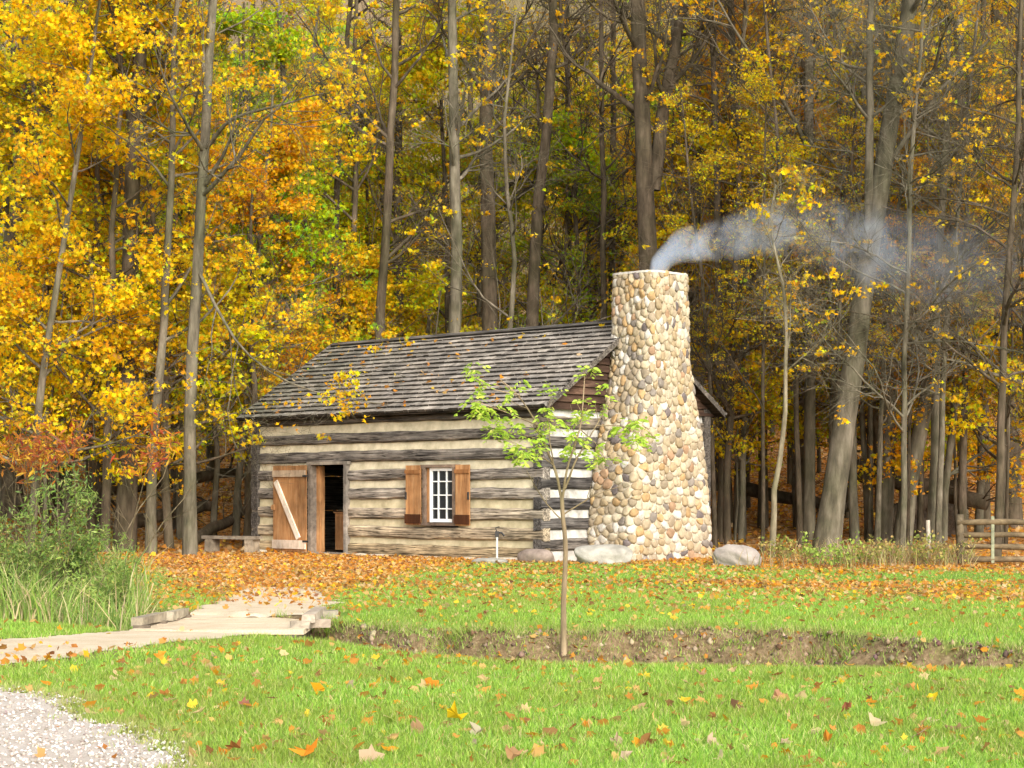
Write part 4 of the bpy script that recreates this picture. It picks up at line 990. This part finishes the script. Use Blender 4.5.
for i, (px, d, h_, lb) in enumerate([(838, 35.8, .7, 'leafy green weed bush at the foot of the massive leaning tree'), (868, 36.5, .6, 'straggly olive bush right of the leafy green weed bush'), (905, 36.8, .6, 'straggly tan and green bush at the foot of the tree with an elbow'),
                                     (945, 36, .65, 'tangled brown green bush between the pale stake and the fence'), (795, 37.5, .6, 'low sparse bush left of the massive leaning tree')]):
    shrub('weed_bush', px, d, h_, 1.1, lb, WP if i else [(.32, .46, .08), (.45, .55, .12), (.24, .34, .07)], [3, 3, 2, 2, 1.5] if i else [3, 2, 2], 12, 420, .06, OVAL, 20 + i, .3, clump=.05)
def weeds():
    rng = np.random.default_rng(27); n = 4200; px = rng.uniform(715, 975, n); d = rng.uniform(35.5, 41, n); k = rng.uniform(0, 1, n) < np.interp(px, [715, 800, 850, 975], [.08, .15, .6, .6]); px, d = px[k], d[k]; x = (px - 512) / F * d; n = len(x)
    cl = palette(rng, n, [(.40, .32, .16), (.30, .30, .10), (.50, .40, .22), (.26, .18, .09), (.42, .42, .12)], [3, 2, 2, 3, 1])
    v, f, c = blades(n, np.stack([x, d, hz(x, d) - .03], 1), rng, (.12, .65), (.008, .020), .7, cl)
    tag(mk('weeds', v, f, GRASS, None, False, c), 'dry brown green weeds along the edge of the wood at the right', 'weeds', kind='stuff')
weeds()

# ------------------------------------------------------------------ grass
def in_cabin(x, y, m=.15):
    lx = (x - CX) * cos(TH) - (y - CY) * sin(TH); ly = (x - CX) * sin(TH) + (y - CY) * cos(TH)
    return (lx > -L - m) & (lx < 1.3 + m) & (ly > -m) & (ly < Wd + m)
GP = [(.22, .39, .055), (.30, .47, .075), (.17, .30, .045), (.40, .50, .13), (.52, .46, .21)]
def lawn(name, n, d0, d1, h, w, seed, seg, pw=1.0):
    rng = np.random.default_rng(seed); u = rng.uniform(0, 1, n); d = np.sqrt(d0 ** 2 + u * (d1 ** 2 - d0 ** 2)) if pw == 1 else d0 + (d1 - d0) * u ** pw
    x = rng.uniform(-1, 1, n) * (.296 * d + 2.6)
    k = (sd_gravel(x, d) > -.02 + rng.uniform(-.12, .05, n)) & (sd_path(x, d) > rng.uniform(-.1, .08, n)) & ~in_cabin(x, d)
    k &= ~((x > -4) & (x < -1.8) & (d > 18.75) & (d < 21.3))
    t, _, _ = ditch(x, d); inside = (t > .22) & (t < .97); k &= ~inside | (rng.uniform(0, 1, n) < .6 * (vn(x, d, .4, 77) > .05) + .7 * (t > .86) + .10)
    k &= rng.uniform(0, 1, n) > .64 * litter_amt(x, d) ** 1.5; k &= rng.uniform(0, 1, n) < 1 - .9 * sstep(37, 42, d)
    x, d = x[k], d[k]; n = len(x)
    dry = np.clip(.5 + .5 * vn(x, d, .8, 71) + .4 * vn(x, d, .2, 72), 0, 1)[:, None]
    cl = palette(rng, n, GP, [4, 4, 3, 2, .8]); cl = cl * (.80 + .34 * (1 - dry)) + dry * A3([.07, .035, .01])
    e = np.clip(1 - np.minimum(sd_gravel(x, d), np.minimum(np.abs(t[k]), np.abs(t[k] - 1)) * 2.0) / .35, 0, 1)[:, None] * rng.uniform(0, 1, (n, 1)); cl = cl * (1 - .7 * e) + A3([.5, .42, .2]) * .7 * e
    sc_ = np.where(t[k] < 0, 1, 1.0)
    v, f, c = blades(n, np.stack([x, d, hz(x, d) - .008], 1), rng, h, w, .8, cl, seg)
    return v, f, c
v1, f1, c1 = lawn('a', 300000, 8.6, 14.5, (.025, .08), (.004, .0085), 1, 2, 1.25)
v2, f2, c2 = lawn('b', 330000, 14.2, 27, (.03, .07), (.007, .014), 2, 1)
v3, f3, c3 = lawn('c', 160000, 26, 43, (.02, .05), (.012, .022), 3, 1)
rng = np.random.default_rng(81); n = 16000; x = rng.uniform(-2.6, 6, n); t = np.where(rng.uniform(0, 1, n) < .55, rng.normal(.99, .05, n), rng.uniform(.3, 1.0, n)); yn_ = np.interp(x, NEAR[:, 0], NEAR[:, 1]); yf_ = np.interp(x, FAR[:, 0], FAR[:, 1]); y = yn_ + (yf_ - yn_) * t
k = (vn(x, y, .35, 83) + .5 * vn(x, y, .12, 84) > np.where(t > .9, -.1, .42)); x, y = x[k], y[k]; n = len(x)
vb, fb, cb = blades(n, np.stack([x, y, hz(x, y) - .01], 1), rng, (.04, .15), (.006, .012), 1.1, palette(rng, n, [(.22, .36, .05), (.34, .42, .10), (.46, .38, .18), (.16, .26, .04)], [4, 3, 3, 2]), 1)
v3 = np.concatenate([v3, vb]); f3[1] = np.concatenate([f3[1], fb[1] + len(v3) - len(vb)]); c3 = np.concatenate([c3, cb])
V = np.concatenate([v1, v2, v3]); o1_ = len(v1); o2_ = o1_ + len(v2)
fs = [f1[0], np.concatenate([f1[1], f2[1] + o1_, f3[1] + o2_])]
tag(mk('grass', V, fs, GRASS, None, False, np.concatenate([c1, c2, c3])), 'short bright green lawn grass', 'grass', kind='stuff')

# ------------------------------------------------------------------ fallen leaves
LP = [(.62, .28, .06), (.62, .38, .14), (.76, .50, .05), (.46, .20, .05), (.66, .47, .24), (.26, .13, .05), (.72, .30, .03)]
BL = (lambda r_: (np.where(r_ > .45, .45 + (r_ - .45) * .35, np.maximum(r_, .32)) / r_)[:, None])(np.hypot(MAPLE[:, 0], MAPLE[:, 1]))
def litter(n, d0, d1, size, seed, prob, tmpl=MAPLE, lift=.02, w=(4, 4, 1.6, 3, 2, 1.6, 1.6), up=1.6, pw=.5, curl=.6):
    rng = np.random.default_rng(seed); d = d0 + (d1 - d0) * rng.uniform(0, 1, n) ** pw; x = rng.uniform(-1, 1, n) * (.3 * d + 2.6)
    k = (rng.uniform(0, 1, n) < prob(x, d)) & ~in_cabin(x, d, .02); x, d = x[k], d[k]; n = len(x)
    p = np.stack([x, d, hz(x, d) + rng.uniform(.3, 1, n) * lift], 1); cl = palette(rng, n, LP, w)
    return leaves(p, rng.uniform(size[0], size[1], n), tmpl * .9 if tmpl is OVAL else tmpl * BL, rng, up, curl, cl, jit=.07)
sets = [litter(50000, 15, 30, (.035, .09), 5, lambda x, d: np.clip(.05 + litter_amt(x, d) * .5 + .30 * sstep(18, 25, d) * (.5 + .5 * vn(x, d, 1.2, 3)), 0, 1) * np.where(sd_path(x, d) < -.1, .35, 1), lift=.05),
        litter(80000, 28, 44, (.05, .10), 6, lambda x, d: np.clip(.24 + .22 * vn(x, d, 1.0, 3) + litter_amt(x, d) * .5, 0, 1), lift=.035),
        litter(50000, 40, 80, (.10, .2), 7, lambda x, d: 1 + 0 * x, tmpl=OVAL, lift=.08),
        litter(2400, 9.2, 17, (.035, .10), 8, lambda x, d: np.where(sd_gravel(x, d) < 0, .1, .9) , lift=.035, pw=1.0, up=1.6),
        litter(7000, 15, 21, (.03, .08), 9, lambda x, d: ((lambda t: (t > .2) & (t < 1.05))(ditch(x, d)[0])) * .5, lift=.02, w=(3, 3, .3, 4, 1, 4, .3))]
V = []; Fm = []; Fo = []; C = []; o_ = 0
for v, f, c in sets:
    (Fm if f.shape[1] == 12 else Fo).append(f + o_); V.append(v); C.append(c); o_ += len(v)
tag(mk('fallen_leaves', np.concatenate(V), [np.concatenate(Fm), np.concatenate(Fo)], LEAF, None, False, np.concatenate(C)), 'carpet of small orange and tan fallen leaves', 'fallen leaves', kind='stuff')
# leaves lying on the roof
rng = np.random.default_rng(33); n = 150; lx = -L + rng.uniform(0, 1, n) ** 1.6 * (L - .3); t = rng.uniform(.02, 1, n); yy = -OE + t * (Wd / 2 + OE); z_ = HE + (HR - HE) * t + .035
w_ = A3([W2(a, b, c) for a, b, c in zip(lx, yy, z_)]); v, f, c = leaves(w_, rng.uniform(.09, .16, n), MAPLE, rng, 2.0, .6, palette(rng, n, LP, [4, 2, 3, 1, 1, .5, 3]))
tag(mk('roof_leaves', v, [f], LEAF, None, False, c), 'scattered orange leaves lying on the cabin roof', 'fallen leaves', kind='stuff')
# single large leaves on the near lawn
NEARL = {'tan': ((.58, .36, .18), 'pale tan curled maple leaf lying on the near lawn'), 'cream': ((.62, .47, .30), 'cream coloured dry maple leaf lying on the near lawn'),
         'orange': ((.80, .32, .04), 'orange maple leaf lying on the near lawn'), 'yellow': ((.88, .60, .03), 'bright yellow maple leaf lying on the near lawn'), 'brown': ((.36, .16, .06), 'dark brown curled leaf lying on the near lawn')}
spots = [(158, 661, 'orange', .11, 'vivid orange leaf on the grass at the left, below the footbridge'), (117, 751, 'yellow', .09, 'lone bright yellow leaf on the pale gravel'), (216, 656, 'cream', .1, None), (214, 672, 'brown', .1, None), (186, 671, 'tan', .1, None),
         (132, 673, 'tan', .08, None), (80, 678, 'brown', .09, None), (228, 695, 'tan', .1, None), (236, 752, 'orange', .13, None), (295, 738, 'tan', .12, None), (312, 762, 'orange', .14, None), (370, 764, 'cream', .17, None), (324, 697, 'orange', .12, None), (330, 690, 'yellow', .09, None),
         (350, 690, 'cream', .11, None), (390, 672, 'yellow', .1, None), (408, 664, 'orange', .11, None), (430, 690, 'orange', .13, None), (443, 712, 'yellow', .09, None), (454, 727, 'yellow', .13, None), (418, 733, 'tan', .14, None), (478, 738, 'cream', .11, None), (478, 680, 'tan', .13, None),
         (567, 711, 'yellow', .12, None), (524, 759, 'yellow', .11, None), (510, 764, 'tan', .1, None), (556, 750, 'orange', .15, None), (640, 712, 'tan', .12, None), (650, 733, 'cream', .15, None), (665, 736, 'tan', .12, None), (686, 766, 'brown', .11, None), (700, 680, 'tan', .1, None),
         (740, 672, 'orange', .11, None), (774, 703, 'tan', .12, None), (815, 703, 'cream', .16, None), (822, 706, 'tan', .13, None), (708, 746, 'cream', .12, None), (753, 692, 'orange', .1, None), (783, 738, 'yellow', .1, None), (785, 748, 'cream', .11, None), (834, 746, 'orange', .12, 'vivid orange leaf on the lawn near the bottom, right of centre'),
         (873, 730, 'cream', .12, None), (870, 700, 'brown', .12, None), (917, 738, 'cream', .17, None), (915, 757, 'cream', .14, None), (958, 732, 'tan', .15, None), (935, 704, 'yellow', .12, None), (993, 740, 'brown', .14, None), (940, 757, 'tan', .13, None), (1015, 706, 'orange', .09, None), (690, 708, 'orange', .1, None), (966, 742, 'orange', .11, None), (848, 716, 'brown', .1, None), (612, 700, 'tan', .09, None), (575, 735, 'tan', .1, None), (605, 752, 'brown', .09, None)]
rl = np.random.default_rng(55)
for _ in range(50):
    spots.append((rl.uniform(230, 1015), 668 + rl.uniform(0, 1) ** .8 * 98, ['tan', 'cream', 'orange', 'brown', 'tan'][rl.integers(5)], rl.uniform(.06, .11), None))
for px, py, c, s, lb in spots:
    s = s * 1.02; d = F * H / (py - YH); x = (px - 512) / F * d; z = gh(x, d); rg = np.random.default_rng(int(px * 13 + py))
    up_ = .018
    v, f, cc = leaves(A3([[0, 0, 0.]]), s, MAPLE * BL * A3([rg.uniform(.75, 1.1), rg.uniform(.85, 1.1)]), rg, 1.3, 1.6, np.clip(A3([NEARL[c][0]]) * rg.uniform(.8, 1.1) + rg.normal(size=3) * .02, .02, .95), jit=.075)
    # a little inner crease: fan about a lifted midpoint
    v = np.vstack([v, [v.mean(0) - A3([0, 0, s * rg.uniform(.02, .14)])]]); n = 12
    o = mk('fallen_leaf', v, [[[i, (i + 1) % n, n] for i in range(n)]], LEAF, None, False, np.vstack([cc, cc[:1] * .9])); o.location = (x, d, z + up_)
    tag(o, lb or NEARL[c][1], 'leaf', None if lb else 'fallen leaves on the near lawn, ' + c)
# pebbles in the gravel
rng = np.random.default_rng(66); n = 5000; d = 8.6 + 6 * rng.uniform(0, 1, n) ** 1.2; x = (rng.uniform(-60, 300, n) - 512) / F * d; k = sd_gravel(x, d) < .06; x, d = x[k], d[k]; n = len(x)
oct_ = A3([(1, 0, 0), (0, 1, 0), (-1, 0, 0), (0, -1, 0), (0, 0, 1), (0, 0, -1)], float); of = A3([(0, 1, 4), (1, 2, 4), (2, 3, 4), (3, 0, 4), (1, 0, 5), (2, 1, 5), (3, 2, 5), (0, 3, 5)])
s = rng.uniform(.005, .016, (n, 1, 3)) * A3([1, 1, .7]); a = rng.uniform(0, 6.28, n); R = np.zeros((n, 3, 3)); R[:, 0, 0] = np.cos(a); R[:, 0, 1] = np.sin(a); R[:, 1, 0] = -np.sin(a); R[:, 1, 1] = np.cos(a); R[:, 2, 2] = 1
V = np.einsum('nvi,nij->nvj', oct_[None] * s + rng.normal(size=(n, 6, 3)) * .0015, R) + np.stack([x, d, hz(x, d) + .016], 1)[:, None]
cl = palette(rng, n, [(.72, .65, .58), (.54, .45, .38), (.34, .28, .22), (.80, .75, .68)], [4, 3, 3, 2])
tag(mk('gravel_stones', V.reshape(-1, 3), [(np.arange(n)[:, None, None] * 6 + of[None]).reshape(-1, 3)], PEB, None, True, np.repeat(cl, 6, 0)), 'loose pale gravel stones', 'gravel', kind='stuff')
# clods on the cut bank of the ditch
rng = np.random.default_rng(67); n = 5200; x = rng.uniform(-2.2, 5.5, n); t = rng.uniform(.35, 1.02, n); y = (1 - t) * np.interp(x, NEAR[:, 0], NEAR[:, 1]) + t * np.interp(x, FAR[:, 0], FAR[:, 1])
s = (rng.uniform(0, 1, (n, 1, 1)) ** 4 * .035 + .006) * rng.uniform(.6, 1.2, (n, 1, 3)); V = oct_[None] * s + rng.normal(size=(n, 6, 3)) * .006 + np.stack([x, y, hz(x, y) + .004], 1)[:, None]
cl = palette(rng, n, [(.22, .15, .09), (.32, .23, .14), (.12, .08, .05), (.42, .33, .2)], [4, 3, 2, 1])
tag(mk('soil_clods', V.reshape(-1, 3), [(np.arange(n)[:, None, None] * 6 + of[None]).reshape(-1, 3)], PEB, None, True, np.repeat(cl, 6, 0)), 'crumbled brown soil on the bank of the ditch', 'soil', kind='stuff')

# ------------------------------------------------------------------ camera, light, render
cam = bpy.data.cameras.new('camera'); co = bpy.data.objects.new('camera', cam); COL.objects.link(co)
co.location = (0, 0, H); co.rotation_euler = (pi / 2, 0, 0); cam.sensor_width = 36; cam.lens = 36 * F / 1024; cam.shift_y = (YH - 384) / 1024; cam.clip_end = 2000; cam.clip_start = .1
SC.camera = co
EL, AZ = radians(31), radians(158)       # sun from the right and behind the camera (azimuth from +y, clockwise)
w = bpy.data.worlds.new('World'); SC.world = w; w.use_nodes = True; nt = w.node_tree; nt.nodes.clear()
sky = nt.nodes.new('ShaderNodeTexSky'); sky.sky_type = 'NISHITA'; sky.sun_disc = False; sky.sun_elevation = EL; sky.sun_rotation = AZ; sky.dust_density = 3; sky.air_density = 1; sky.ozone_density = 1
hs = nt.nodes.new('ShaderNodeHueSaturation'); hs.inputs['Saturation'].default_value = .35; bg = nt.nodes.new('ShaderNodeBackground'); bg.inputs[1].default_value = .15; wo = nt.nodes.new('ShaderNodeOutputWorld')
nt.links.new(sky.outputs[0], hs.inputs['Color']); nt.links.new(hs.outputs[0], bg.inputs[0]); nt.links.new(bg.outputs[0], wo.inputs[0])
sl = bpy.data.lights.new('sun', 'SUN'); sl.energy = 1.05; sl.angle = radians(38); sl.color = (1, .98, .93); so = bpy.data.objects.new('sun', sl); COL.objects.link(so)
sd = A3([sin(AZ) * cos(EL), cos(AZ) * cos(EL), sin(EL)])
from mathutils import Vector
so.rotation_euler = Vector(sd).to_track_quat('Z', 'Y').to_euler(); so.location = (20, -20, 30)
SC.view_settings.view_transform = 'Standard'; SC.view_settings.look = 'None'; SC.view_settings.exposure = 1.34; SC.view_settings.gamma = 1
cy = SC.cycles; cy.max_bounces = 5; cy.diffuse_bounces = 3; cy.glossy_bounces = 1; cy.transmission_bounces = 2; cy.transparent_max_bounces = 4; cy.volume_bounces = 1
cy.use_denoising = True; cy.use_adaptive_sampling = True; cy.adaptive_threshold = .02; cy.volume_step_rate = 2; cy.volume_max_steps = 64; cy.caustics_reflective = False; cy.caustics_refractive = False
